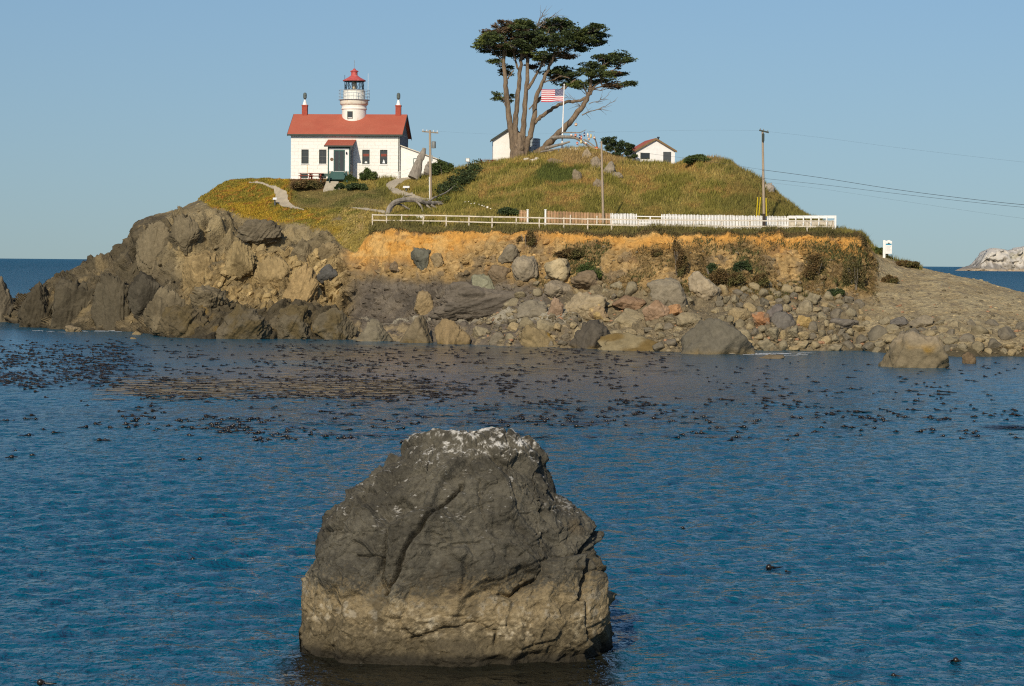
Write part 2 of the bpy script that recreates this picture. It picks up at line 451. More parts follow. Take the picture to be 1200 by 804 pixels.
def pchip(x, y, xi):
    """monotone cubic along axis 0"""
    h = np.diff(x)[:, None]; d = np.diff(y, axis=0) / h
    m = np.zeros_like(y)
    s = (d[:-1] * d[1:]) > 0
    w1 = 2 * h[1:] + h[:-1]; w2 = h[1:] + 2 * h[:-1]
    with np.errstate(divide='ignore', invalid='ignore'):
        hm = (w1 + w2) / (w1 / d[:-1] + w2 / d[1:])
    m[1:-1] = np.where(s, hm, 0)
    m[0] = d[0]; m[-1] = d[-1]
    k = np.clip(np.searchsorted(x, xi) - 1, 0, len(x) - 2)
    t = ((xi - x[k]) / (x[k + 1] - x[k]))[:, None]; hh = h[k]
    return ((2*t**3 - 3*t**2 + 1) * y[k] + (t**3 - 2*t**2 + t) * hh * m[k]
            + (-2*t**3 + 3*t**2) * y[k + 1] + (t**3 - t**2) * hh * m[k + 1])

sx = np.array([s[0] for s in ST], float)
PYc = np.zeros((len(ST), 11)); Yc = np.zeros((len(ST), 11))
for i, (px, wl, rows, bk, fall) in enumerate(ST):
    hz = float(hor(px)); Yw = H * F / (wl - hz)
    PYc[i, 1], Yc[i, 1] = wl, Yw
    Yc[i, 0] = Yw - 7; PYc[i, 0] = py_of(px, -3.0, Yw - 7)
    for j, (a, b) in enumerate(rows): PYc[i, 2 + j], Yc[i, 2 + j] = a, max(b, Yw + 1 + 0.8 * j)
    z8 = H + (hz - PYc[i, 8]) * Yc[i, 8] / F
    Yc[i, 9] = Yc[i, 8] + bk; PYc[i, 9] = py_of(px, z8 - 0.4, Yc[i, 9])
    Yc[i, 10] = Yc[i, 8] + bk + fall; PYc[i, 10] = py_of(px, -3.0, Yc[i, 10])
gx = np.concatenate([np.arange(-320, -20, 4.0), np.arange(-20, 1230, 1.25), np.arange(1230, 1700, 4.0)])
vk = [np.linspace(0, 1, 14)[:-1], np.linspace(1, 2, 44)[:-1], np.linspace(2, 3, 46)[:-1], np.linspace(3, 4, 60)[:-1],
      np.linspace(4, 5, 60)[:-1], np.linspace(5, 6, 40)[:-1], np.linspace(6, 7, 46)[:-1], np.linspace(7, 8, 46)[:-1],
      np.linspace(8, 9, 20)[:-1], np.linspace(9, 10, 30)]
gv = np.concatenate(vk)
PYx = pchip(sx, PYc, gx); Yx = pchip(sx, Yc, gx)               # (nx, 11)
PYg = pchip(np.arange(11.0), PYx.T.copy(), gv); Yg = pchip(np.arange(11.0), Yx.T.copy(), gv)   # (nv, nx)
nv, nx = PYg.shape
PXg = np.broadcast_to(gx, (nv, nx)); Vg = np.broadcast_to(gv[:, None], (nv, nx))
pos = P(PXg, PYg, Yg)

def grid_normals(p):
    n = np.cross(np.gradient(p, axis=1), np.gradient(p, axis=0))
    return n / (np.linalg.norm(n, axis=2, keepdims=True) + 1e-9)
base_n = grid_normals(pos)
PT = pos.reshape(-1, 3).copy(); NT = base_n.reshape(-1, 3)
if NT[:, 2].mean() < 0: NT = -NT
px_, py_, v_ = PXg.ravel(), PYg.ravel(), Vg.ravel()
n_lo = fbm(PT * 0.12, 4, 3); n_mid = fbm(PT * 0.45, 4, 9); n_hi = fbm(PT * 1.6, 3, 15)
wob = n_lo * 6 + n_mid * 7 + n_hi * 3                            # px wobble of zone borders

def cur(xs, ys): return np.interp(px_, xs, ys)
# where plants cover the ground
veg_line = cur([-400, 222, 232, 250, 280, 310, 345, 385, 402, 418, 428, 440, 1006, 1014, 1020, 1050, 1080, 1100, 1700],
               [0, 0, 232, 244, 250, 257, 262, 269, 288, 297, 280, 271, 276, 284, 294, 309, 319, 0, 0])
veg = sstep(3, -3, py_ + wob * 0.45 - veg_line) * np.where(px_ > 430, (v_ > 4.85), v_ > 4.2)
veg = veg * np.where((px_ > 1010), sstep(6.6, 7.3, v_ + n_mid * 0.5), 1.0) * (v_ < 9.2)
veg = np.where((px_ > 430) & (px_ < 1010) & (v_ > 5.0), 1.0 * (v_ < 9.2), veg)
rock_patch = sstep(0.28, 0.42, fbm(PT * 0.3, 4, 55)) * sstep(332, 356, px_) * sstep(432, 415, px_) * sstep(247, 258, py_)
veg = veg * (1 - rock_patch)
soil = sstep(396, 412, px_ + wob) * sstep(1030, 1018, px_ + wob * 0.6) * (1 - veg)
low_y = cur([400, 440, 500, 560, 620, 700, 760, 850, 1030], [318, 322, 326, 328, 334, 338, 342, 344, 348])
soil = soil * sstep(8, -8, py_ + wob * 1.1 - low_y)
soil_pure = soil * sstep(12, -10, py_ + wob * 0.9 + n_lo * 16 - cur([400, 500, 640, 720, 860, 1030], [299, 300, 285, 284, 292, 296]))
gravel = sstep(1000, 1030, px_ + wob * 1.2 + (py_ - 350) * 0.25) * (1 - veg) * (1 - soil)
slate = sstep(395, 430, px_ + wob) * (1 - veg) * (1 - soil) * (1 - gravel)
khaki = sstep(640, 690, px_ + wob * 2)
rocky = np.clip(1 - veg - soil - gravel - slate, 0, 1)
tan = rocky * sstep(195, 235, px_ + wob * 2) * sstep(282, 304, py_ + wob * 1.3) * sstep(366, 352, py_ + wob * 0.4)
sand = sstep(415, 440, px_) * sstep(720, 650, px_) * sstep(2.05, 2.3, v_ + n_mid * 0.25) * sstep(3.02, 2.9, v_ + n_mid * 0.05)
shore = (v_ > 0.8) & (v_ < 2.0)

# displacement along the normal
edge_soft = np.where((px_ > 222) & (px_ < 445), sstep(-2, 13, py_ - veg_line), 1.0)
amp_big = rocky * 1.0 * edge_soft * sstep(0.2, 1.2, v_) + slate * 0.35 + soil * 0.16
ledge_z = sstep(178, 195, px_) * sstep(450, 430, px_) * sstep(3.1, 2.7, v_)
disp = np.zeros(len(PT)); crack = np.zeros(len(PT))
idx = np.where((rocky + slate + soil + gravel) > 0.02)[0]
q = PT[idx]
ca, sa = math.cos(R(52)), math.sin(R(52))
strat = np.stack([q[:, 0] * ca + q[:, 2] * sa, q[:, 1], -q[:, 0] * sa + q[:, 2] * ca], 1) + n_mid[idx, None] * 0.6
f1, e1 = facets(strat * np.array([0.10, 0.2, 0.27]), 5, 0.7)
f2, e2 = facets(strat * np.array([0.30, 0.5, 0.95]), 8, 0.85)
f3, e3 = facets(strat * np.array([1.3, 1.5, 2.3]), 11)
crack_i = -sstep(0.12, 0.0, e1) * 0.75 - sstep(0.10, 0.0, e2) * 0.30
disp[idx] = (f1 * 1.7 + f2 * 0.75 + f3 * 0.15 - sstep(0.10, 0.0, e3) * 0.10 + crack_i) * amp_big[idx] * 0.95 * (1 - 0.85 * sstep(5.8, 7.3, v_[idx])) * (1 - 0.5 * ledge_z[idx])
ln = fbm(strat * np.array([0.22, 0.4, 2.0]) + 3, 4, 33, 0.55, ridged=True) - 0.2
disp[idx] += (rocky * 0.36 + slate * 0.16)[idx] * (1 - 0.85 * sstep(5.8, 7.3, v_[idx])) * (1 - 0.6 * ledge_z[idx]) * ln * edge_soft[idx]
disp[idx] += (rocky * 0.06 + slate * 0.08 + soil * 0.10 + gravel * 0.05)[idx] * fbm(q * 2.2, 4, 40, 0.6) * 1.5
gul = fbm(np.stack([q[:, 0] * 0.55, q[:, 1] * 0.3, q[:, 2] * 0.10], 1), 4, 61, 0.55, ridged=True)
disp[idx] += soil[idx] * gul * 0.40
f4, e4 = facets(q * 0.75 + 9, 21)
disp[idx] += (soil * (1 - soil_pure))[idx] * f4 * 0.45 * sstep(-0.1, 0.4, n_mid[idx] + 0.2)
pit = sstep(0.50, 0.62, fbm(q * 1.5 + 31, 3, 44))
disp[idx] -= soil[idx] * pit * 0.35
disp += veg * (n_mid * 0.36 + n_hi * 0.10) * np.where(px_ < 470, 0.7, 1.0)
disp += gravel * (n_mid * 0.25 + n_lo * 0.3)
# level the pad under the cottage
pad = sstep(325, 340, px_) * sstep(510, 490, px_) * sstep(7.4, 8.0, v_)
disp *= (1 - pad) * sstep(0.0, 0.8, v_)
PT += NT * disp[:, None]
# turf lip that overhangs the soil a little
top_wob = fbm(np.stack([px_ * 0.035, 0 * px_, 0 * px_], 1), 4, 120)
PT[:, 2] += 0.55 * top_wob * sstep(4.4, 4.9, v_) * sstep(5.5, 5.05, v_) * ((px_ > 445) & (px_ < 1000))
lip = sstep(4.80, 4.95, v_) * sstep(5.25, 5.05, v_) * ((px_ > 432) & (px_ < 1012))
PT[:, 1] -= lip * (0.30 + 0.30 * n_mid)

# colour of the ground itself
c = mixc((0.085, 0.069, 0.042), (0.135, 0.108, 0.066), sstep(-0.3, 0.4, n_mid))
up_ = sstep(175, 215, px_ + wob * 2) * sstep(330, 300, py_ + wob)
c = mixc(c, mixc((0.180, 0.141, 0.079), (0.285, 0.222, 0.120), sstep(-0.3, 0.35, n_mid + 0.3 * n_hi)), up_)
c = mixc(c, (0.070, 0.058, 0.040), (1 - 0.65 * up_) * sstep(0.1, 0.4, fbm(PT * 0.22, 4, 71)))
c = mixc(c, mixc((0.25, 0.175, 0.078), (0.36, 0.26, 0.12), sstep(-0.2, 0.3, n_hi + 0.5 * n_mid)), tan * sstep(-0.8, -0.3, n_mid + 0.4 * n_hi))
c = mixc(c, (0.22, 0.165, 0.085), rocky * sstep(0.25, 0.55, fbm(PT * np.array([0.5, 0.5, 0.5]), 3, 77)) * 0.7)
ledge = sstep(180, 200, px_) * sstep(445, 425, px_) * sstep(2.9, 2.6, v_)
c = mixc(c, mixc((0.075, 0.060, 0.036), (0.125, 0.098, 0.055), sstep(-0.2, 0.3, n_mid + 0.3 * n_hi)), ledge * 0.9)
c = mixc(c, (0.175, 0.115, 0.038), ledge * sstep(0.10, 0.35, n_mid) * 0.9)
wl_band = sstep(1.75, 1.35, v_ + n_mid * 0.25) * (px_ < 200)
c = mixc(c, (0.185, 0.143, 0.082), wl_band * 0.75)
c = mixc(c, (0.05, 0.042, 0.028), sstep(1.32, 1.06, v_ + n_hi * 0.08) * 0.9)
sl = mixc((0.120, 0.098, 0.074), (0.160, 0.132, 0.098), sstep(-0.3, 0.4, fbm(PT * np.array([0.5, 0.5, 1.4]), 4, 81)))
sl = mixc(sl, (0.090, 0.075, 0.058), sstep(0.1, 0.45, n_mid))
sl = mixc(sl, (0.26, 0.20, 0.115), sstep(2.4, 1.6, v_ + n_mid * 0.5) * sstep(-0.2, 0.3, n_hi + n_mid))
sl = mixc(sl, mixc((0.17, 0.135, 0.08), (0.23, 0.18, 0.105), sstep(-0.3, 0.3, n_hi)), khaki * 0.9)
c = mixc(c, sl, slate)
c = mixc(c, (0.33, 0.29, 0.21), sand * 0.9)
so = mixc((0.30, 0.195, 0.080), (0.42, 0.28, 0.120), sstep(-0.3, 0.3, n_hi + n_mid * 0.5))
so = mixc(so, (0.20, 0.148, 0.085), sstep(0.02, 0.30, fbm(PT * 0.6, 4, 87)) * 0.85)
so = mixc(so, mixc((0.56, 0.285, 0.068), (0.58, 0.35, 0.12), sstep(-0.1, 0.5, fbm(PT * np.array([0.4, 0.4, 1.2]), 4, 91))), soil_pure)
so = mixc(so, (0.20, 0.12, 0.055), sstep(0.25, 0.5, fbm(PT * np.array([0.8, 0.8, 0.5]), 4, 93)) * 0.75)
brushy = sstep(0.02, 0.25, fbm(PT * np.array([0.28, 0.28, 0.22]), 4, 97) + 0.18 * sstep(760, 800, px_) + 0.10 * sstep(300, 325, py_) - 0.25 * sstep(640, 600, px_) + 0.22 * sstep(930, 960, px_) * sstep(290, 305, py_)) * sstep(280, 292, py_ + wob) * (px_ > 600) * soil
so = mixc(so, (0.15, 0.105, 0.045), brushy * 0.55)
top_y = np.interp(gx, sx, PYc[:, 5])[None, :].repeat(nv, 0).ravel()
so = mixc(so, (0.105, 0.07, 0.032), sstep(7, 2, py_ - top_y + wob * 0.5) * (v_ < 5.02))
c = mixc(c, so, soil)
gr = mixc((0.305, 0.235, 0.128), (0.375, 0.30, 0.17), sstep(-0.3, 0.3, n_mid))
gr = mixc(gr, (0.23, 0.18, 0.11), sstep(0.1, 0.5, n_hi))
gr = mixc(gr, (0.10, 0.08, 0.045), sstep(1.75, 1.3, v_ + n_mid * 0.3))
c = mixc(c, gr, gravel)
def plant_colour(px, py, v, lo, mid, hi):
    g = mixc((0.265, 0.200, 0.052), (0.36, 0.262, 0.090), sstep(-0.25, 0.25, mid + 0.5 * hi))          # straw and olive
    g = mixc(g, (0.170, 0.150, 0.032), sstep(0.0, 0.35, 0.6 * lo + 0.8 * mid + 0.4 * hi + 0.12))                        # green
    g = mixc(g, (0.30, 0.175, 0.055), sstep(0.10, 0.40, lo * 0.5 - mid * 0.8 + 0.5 * hi + 0.12 * (px > 740)) * (px > 560) * 0.75)   # rusty dock
    patch = np.exp(-(((px - 652) / 34) ** 2 + ((py - 205) / 11) ** 2) * 1.2)
    g = mixc(g, (0.085, 0.098, 0.022), sstep(0.25, 0.6, patch + 0.35 * mid))
    strw = np.exp(-(((px - 690) / 60) ** 2 + ((py - 186) / 9) ** 2)) + np.exp(-(((px - 836) / 14) ** 2 + ((py - 189) / 5) ** 2))
    g = mixc(g, (0.30, 0.20, 0.085), sstep(0.35, 0.8, strw + 0.4 * mid) * 0.8)
    bot = sstep(228, 246, py + mid * 8) * (px > 560)
    g = mixc(g, (0.16, 0.14, 0.032), bot * 0.6)
    rt = sstep(838, 870, px + mid * 30)
    g = mixc(g, (0.135, 0.12, 0.034), rt * 0.6)
    rim = (v < 5.25) & (px > 432)
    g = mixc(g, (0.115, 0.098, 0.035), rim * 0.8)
    ice = sstep(405, 345, px + mid * 40)
    ig = mixc((0.31, 0.205, 0.024), (0.20, 0.16, 0.026), sstep(-0.15, 0.3, mid + lo))
    ig = mixc(ig, (0.30, 0.15, 0.03), sstep(0.15, 0.4, hi))
    g = mixc(g, ig, ice)
    lawn = sstep(335, 352, px) * sstep(470, 440, px) * sstep(219, 224, py) * sstep(246, 242, py)
    g = mixc(g, mixc((0.185, 0.145, 0.052), (0.125, 0.115, 0.036), sstep(-0.2, 0.3, mid)), lawn * 0.95)
    bank = sstep(336, 342, px) * sstep(386, 380, px) * sstep(225, 221, py)
    g = mixc(g, (0.125, 0.075, 0.038), bank * 0.9)
    return g
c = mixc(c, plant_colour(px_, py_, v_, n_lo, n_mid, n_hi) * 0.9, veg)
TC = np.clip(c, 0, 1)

quads = (np.arange((nv - 1))[:, None] * nx + np.arange(nx - 1)[None, :]).ravel()
quads = np.stack([quads, quads + 1, quads + nx + 1, quads + nx], 1)
tme = npmesh('terrain', PT, quads, True, TC)
terrain = tag(link('terrain', tme, M['terrain']), kind='structure')
BVH = BVHTree.FromPolygons(PT.tolist(), quads.tolist())

def hit(px, py):
    d = ray(px, py); d = d / np.linalg.norm(d)
    h = BVH.ray_cast(Vector(CAM), Vector(d), 900)
    if h[0] is None: return None
    return np.array(h[0])
def ground(x, y):
    h = BVH.ray_cast(Vector((x, y, 90)), Vector((0, 0, -1)), 200)
    return h[0].z if h[0] else 0.0
def spot(px, Y):
    """ground point straight below direction px at distance Y"""
    p = P(px, 300, Y)
    return np.array([p[0], p[1], ground(p[0], p[1])])

# paths: sheets that follow the ground
def path_sheet(name, poly_masks):
    m = np.zeros(len(PT), bool)
    for up_, lo_ in poly_masks:      # upper and lower border in px
        ux, uy = zip(*up_); lx, ly = zip(*lo_)
        inside = (px_ > max(ux[0], lx[0])) & (px_ < min(ux[-1], lx[-1]))
        m |= inside & (py_ > np.interp(px_, ux, uy)) & (py_ < np.interp(px_, lx, ly))
    m &= (v_ > 4.9) & (v_ < 8.6)
    PATH_M[m] = True
    fm = m[quads].all(1)
    fq = quads[fm]
    u, inv = np.unique(fq, return_inverse=True)
    me = npmesh(name, PT[u] + np.array([0, -0.02, 0.035]), inv.reshape(-1, 4), True)
    return tag(link(name, me, M['path']), kind='structure')
PATH_M = np.zeros(len(PT), bool)
path_sheet('path', [([(290, 212), (308, 214), (325, 219), (337, 225), (339, 236), (345, 241), (357, 245.5)], [(290, 213.5), (310, 217.5), (320, 222.5), (322, 230), (322.5, 238), (330, 242.5), (342, 245.5), (357, 247)])])
path_sheet('path', [([(452, 217), (456, 213), (470, 207), (492, 203)], [(452, 219), (461, 221), (467, 216.5), (475, 211.5), (492, 208)]),
                    ([(452, 217.5), (466, 219.5), (480, 225.5), (505, 233.5)], [(452, 219.5), (460, 227), (480, 233.5), (505, 237)])])
path_sheet('path', [([(408, 243.5), (430, 244), (452, 246.5)], [(408, 244.5), (430, 246.8), (452, 250)])])

# ------------------------------------------------------------------ water
def lines(a, b, f0, fac, mx):
    o = [a]
    while o[-1] < b:
        o.append(o[-1] + min(max(f0, o[-1] * fac), mx))
    return o
yy = np.array([-400.0, -100, -20, 10, 24] + lines(30.0, 262.0, 0.11, 0.0026, 0.7) + [275, 300, 350, 450, 700, 1200, 2500, 6000, 15000, 40000, 90000])
xc = np.concatenate([np.arange(-62, -24, 0.34), np.arange(-24, 24, 0.16), np.arange(24, 62.01, 0.34)])
xs_ = np.array([-90000, -20000, -5000, -1200, -400, -160, -95, -75] + list(xc) + [75, 95, 160, 400, 1200, 5000, 20000, 90000], float)
WX, WY = np.meshgrid(xs_, yy)
WZ = np.zeros_like(WX)
det = (np.abs(WX) < 62.5) & (WY > 29) & (WY < 263)
fade = np.clip((62 - np.abs(WX)) / 8, 0, 1) * np.clip((WY - 29) / 4, 0, 1) * np.clip((262 - WY) / 30, 0, 1) * det
calm = sstep(118, 185, WY + 14 * fbm(np.stack([WX * 0.03, WY * 0.02, 0 * WX], -1).reshape(-1, 3), 3, 5).reshape(WX.shape))
wr = np.random.default_rng(3)
for k in range(64):
    lam = 0.45 * (2.6 / 0.45) ** (wr.random() ** 1.3)
    th = R(-62) + wr.normal(0, 0.65)
    kk = 2 * math.pi / lam
    ampw = 0.0052 * lam ** 0.9 * (0.6 + 0.8 * wr.random())
    ph = wr.random() * 6.28
    WZ += ampw * np.sin(kk * (WX * math.cos(th) + WY * math.sin(th)) + ph + 1.1 * np.sin(0.05 * WX * wr.random() + 0.06 * WY))
gust = 0.75 + 0.5 * fbm(np.stack([WX * 0.045, WY * 0.03, 0 * WX], -1).reshape(-1, 3), 3, 12).reshape(WX.shape)
WZ *= fade * (1 - calm * (0.6 + 0.3 * np.exp(-((WX + 8) / 26) ** 2))) * gust
# dark patch painted into the water colour for the rock's reflection
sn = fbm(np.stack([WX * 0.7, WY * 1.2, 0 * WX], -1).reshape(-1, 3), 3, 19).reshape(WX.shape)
rock_refl = sstep(1.12, 0.80, np.sqrt((np.abs(WX + 1.2) / 3.55) ** 4 + (np.abs(WY - 47.0) / 3.6) ** 4) + sn * 0.10)
wi = (np.arange(len(yy) - 1)[:, None] * len(xs_) + np.arange(len(xs_) - 1)[None, :]).ravel()
wq = np.stack([wi, wi + 1, wi + len(xs_) + 1, wi + len(xs_)], 1)
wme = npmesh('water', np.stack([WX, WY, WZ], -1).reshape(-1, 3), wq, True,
             np.stack([np.clip(np.where(WY > 268, 2.6, 1 - calm * (0.55 + 0.30 * np.exp(-((WX + 8) / 26) ** 2))) * (1 - 0.72 * np.exp(-(((WX + 1.2) / 4.2) ** 2 + ((WY - 45.8) / 2.6) ** 2))), 0, 4).ravel(), np.interp(WY.ravel(), [0, 50, 120, 250, 600, 3000], [0.09, 0.09, 0.12, 0.17, 0.32, 0.42]), rock_refl.ravel()], 1))
tn = fbm(np.stack([WX * 0.035, WY * 0.075, 0 * WX], -1).reshape(-1, 3), 4, 27).reshape(WX.shape)
tint = sstep(-0.25, 0.30, tn + 0.15) * sstep(104, 150, WY) * sstep(240, 215, WY) * np.exp(-((WX + 5) / 24) ** 4)
ta = wme.color_attributes.new('Tint', 'FLOAT_COLOR', 'POINT')
t4 = np.ones((tint.size, 4), np.float32); t4[:, :3] = tint.reshape(-1, 1); ta.data.foreach_set('color', t4.ravel())
m, nt, b = nodes_of('sea_water')
b.inputs['Base Color'].default_value = (0.0003, 0.056, 0.104, 1)
b.inputs['IOR'].default_value = 1.333
b.inputs['Specular IOR Level'].default_value = 0.40
at = N(nt, 'ShaderNodeVertexColor', layer_name='Col')
na = noise_node(nt, 3.0, 3, 0.55, stretch=(1.25, 0.95, 1))
nb = noise_node(nt, 0.95, 3, 0.55, stretch=(1.15, 0.9, 1))
ad = N(nt, 'ShaderNodeMath', operation='MULTIPLY_ADD')
nt.links.new(nb.outputs['Fac'], ad.inputs[0]); ad.inputs[1].default_value = 1.6; nt.links.new(na.outputs['Fac'], ad.inputs[2])
mu = N(nt, 'ShaderNodeMath', operation='MULTIPLY')
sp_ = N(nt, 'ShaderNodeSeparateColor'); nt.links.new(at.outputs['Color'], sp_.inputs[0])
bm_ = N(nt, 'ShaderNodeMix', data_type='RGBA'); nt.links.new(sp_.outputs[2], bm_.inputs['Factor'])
bm_.inputs[6].default_value = (0.0003, 0.070, 0.122, 1); bm_.inputs[7].default_value = (0.012, 0.012, 0.008, 1)  # second colour: near-black of the painted rock reflection
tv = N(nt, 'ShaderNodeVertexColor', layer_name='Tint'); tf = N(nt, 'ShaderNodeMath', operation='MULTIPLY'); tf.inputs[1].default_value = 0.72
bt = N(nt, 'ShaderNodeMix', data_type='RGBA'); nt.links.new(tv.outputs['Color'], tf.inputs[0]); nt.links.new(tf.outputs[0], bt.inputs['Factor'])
nt.links.new(bm_.outputs[2], bt.inputs[6]); bt.inputs[7].default_value = (0.085, 0.066, 0.050, 1)      # brown painted in for the cliff's warm reflection
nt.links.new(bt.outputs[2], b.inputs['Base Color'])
nt.links.new(sp_.outputs[1], b.inputs['Roughness'])            # ripples too small to model, more of them with distance
nt.links.new(ad.outputs[0], mu.inputs[0]); nt.links.new(sp_.outputs[0], mu.inputs[1])
bp = N(nt, 'ShaderNodeBump'); bp.inputs['Strength'].default_value = 1.0; bp.inputs['Distance'].default_value = 0.34
nt.links.new(mu.outputs[0], bp.inputs['Height']); nt.links.new(bp.outputs[0], b.inputs['Normal'])
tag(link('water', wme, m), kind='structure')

# ------------------------------------------------------------------ rocks
_ico = {}
def ico(sub):
    if sub not in _ico:
        bm = bmesh.new(); bmesh.ops.create_icosphere(bm, subdivisions=sub, radius=1)
        _ico[sub] = (np.array([v.co[:] for v in bm.verts]), np.array([[v.index for v in f.verts] for f in bm.faces])); bm.free()
    return _ico[sub]

def rock_shape(seed, sub=4, planes=13, soft=14, rough=0.06, fac=0.05, strata=0.0):
    r_ = np.random.default_rng(seed)
    d, f = ico(sub)
    n = r_.normal(size=(planes, 3)); n /= np.linalg.norm(n, axis=1, keepdims=True)
    cc = r_.uniform(0.62, 1.0, planes)
    t = np.maximum(d @ n.T / cc, 0)
    r0 = (t ** soft).sum(1) + (1 / 1.25) ** soft
    v = d * (r0 ** (-1 / soft))[:, None]
    ff, e = facets(v * 1.7 + seed * 3.1, seed, 0.6)
    if sub >= 5:
        f2_, e2_ = facets(v * 4.4 + seed * 1.7, seed + 7, 0.7)
        v = v * (1 + 0.035 * f2_ - 0.02 * sstep(0.08, 0, e2_) + 0.02 * fbm(v * 9, 3, seed))[:, None]
    v = v * (1 + fac * ff + rough * fbm(v * 2.4 + seed, 4, seed) - 0.05 * sstep(0.06, 0, e) * (fac > 0.03))[:, None]
    if strata:
        a_ = R(50); sq = np.stack([v[:, 0] * math.cos(a_) + v[:, 2] * math.sin(a_), v[:, 1], -v[:, 0] * math.sin(a_) + v[:, 2] * math.cos(a_)], 1)
        v = v * (1 + strata * (fbm(sq * np.array([0.7, 0.9, 4.5]) + seed, 4, seed + 5, 0.55, ridged=True) - 0.2))[:, None]
    lo, hi = v.min(0), v.max(0)
    return (v - (lo + hi) / 2) / ((hi - lo) / 2), f

def rock_cols(v, base, seed, var=0.25, top=None, low=None, blotch=None):
    n = fbm(v * 1.8 + seed * 7, 4, seed + 3)
    cc = np.asarray(base)[None, :] * (1 + var * n)[:, None]
    if blotch is not None:
        cc = mixc(cc, blotch, sstep(0.0, 0.35, fbm(v * 1.3 + seed, 3, seed + 9)))
    if low is not None:
        cc = mixc(cc, low[0], sstep(low[1] + 0.2, low[1] - 0.15, v[:, 2] + 0.25 * n))
    if top is not None:
        cc = mixc(cc, top[0], sstep(top[1] - 0.2, top[1] + 0.2, v[:, 2] + 0.3 * n))
    return np.clip(cc, 0, 1)

GREY, TANR, DARK, RED, PALE, GREEN, BROWN = (0.185, 0.152, 0.102), (0.26, 0.19, 0.10), (0.085, 0.072, 0.054), (0.235, 0.150, 0.088), (0.275, 0.22, 0.13), (0.215, 0.205, 0.135), (0.175, 0.128, 0.078)
ALGAE, GOLD = (0.14, 0.095, 0.035), (0.26, 0.155, 0.030)
def big_rock(x0, x1, y0, y1, base, seed, label, depth=0.8, tilt=0.0, Y=None, planes=12, soft=14, sub=5, name='boulder', cat='boulder', group=None, sink=0.12, strata=0.0, **kw):
    """a boulder that fills the given box of the picture, resting at the distance of the ground behind its lower half"""
    cx, cy, w, h = (x0 + x1) / 2, (y0 + y1) / 2, x1 - x0, y1 - y0
    if Y is None:
        g = hit(cx, y1 - 0.30 * h)
        Y = g[1] - 0.05 * w / F * g[1] if g is not None else 235
    s = Y / F
    v, f = rock_shape(seed, sub, planes, soft, 0.07, 0.11, strata)
    if tilt:
        a = R(tilt); v = np.stack([v[:, 0] * math.cos(a) - v[:, 2] * math.sin(a), v[:, 1], v[:, 0] * math.sin(a) + v[:, 2] * math.cos(a)], 1)
        v = v / ((v.max(0) - v.min(0)) / 2)
    col = rock_cols(v, base, seed, **kw)
    loc = P(cx, cy, Y)
    hz = h * s / 2
    v = v * np.array([w * s / 2, w * s / 2 * depth, hz * (1 + sink)]); loc = loc - np.array([0, 0, hz * sink])
    me = npmesh(name, v, f, True, col)
    o = link(name, me, M['rock'], None, loc)
    return tag(o, label, cat, group)

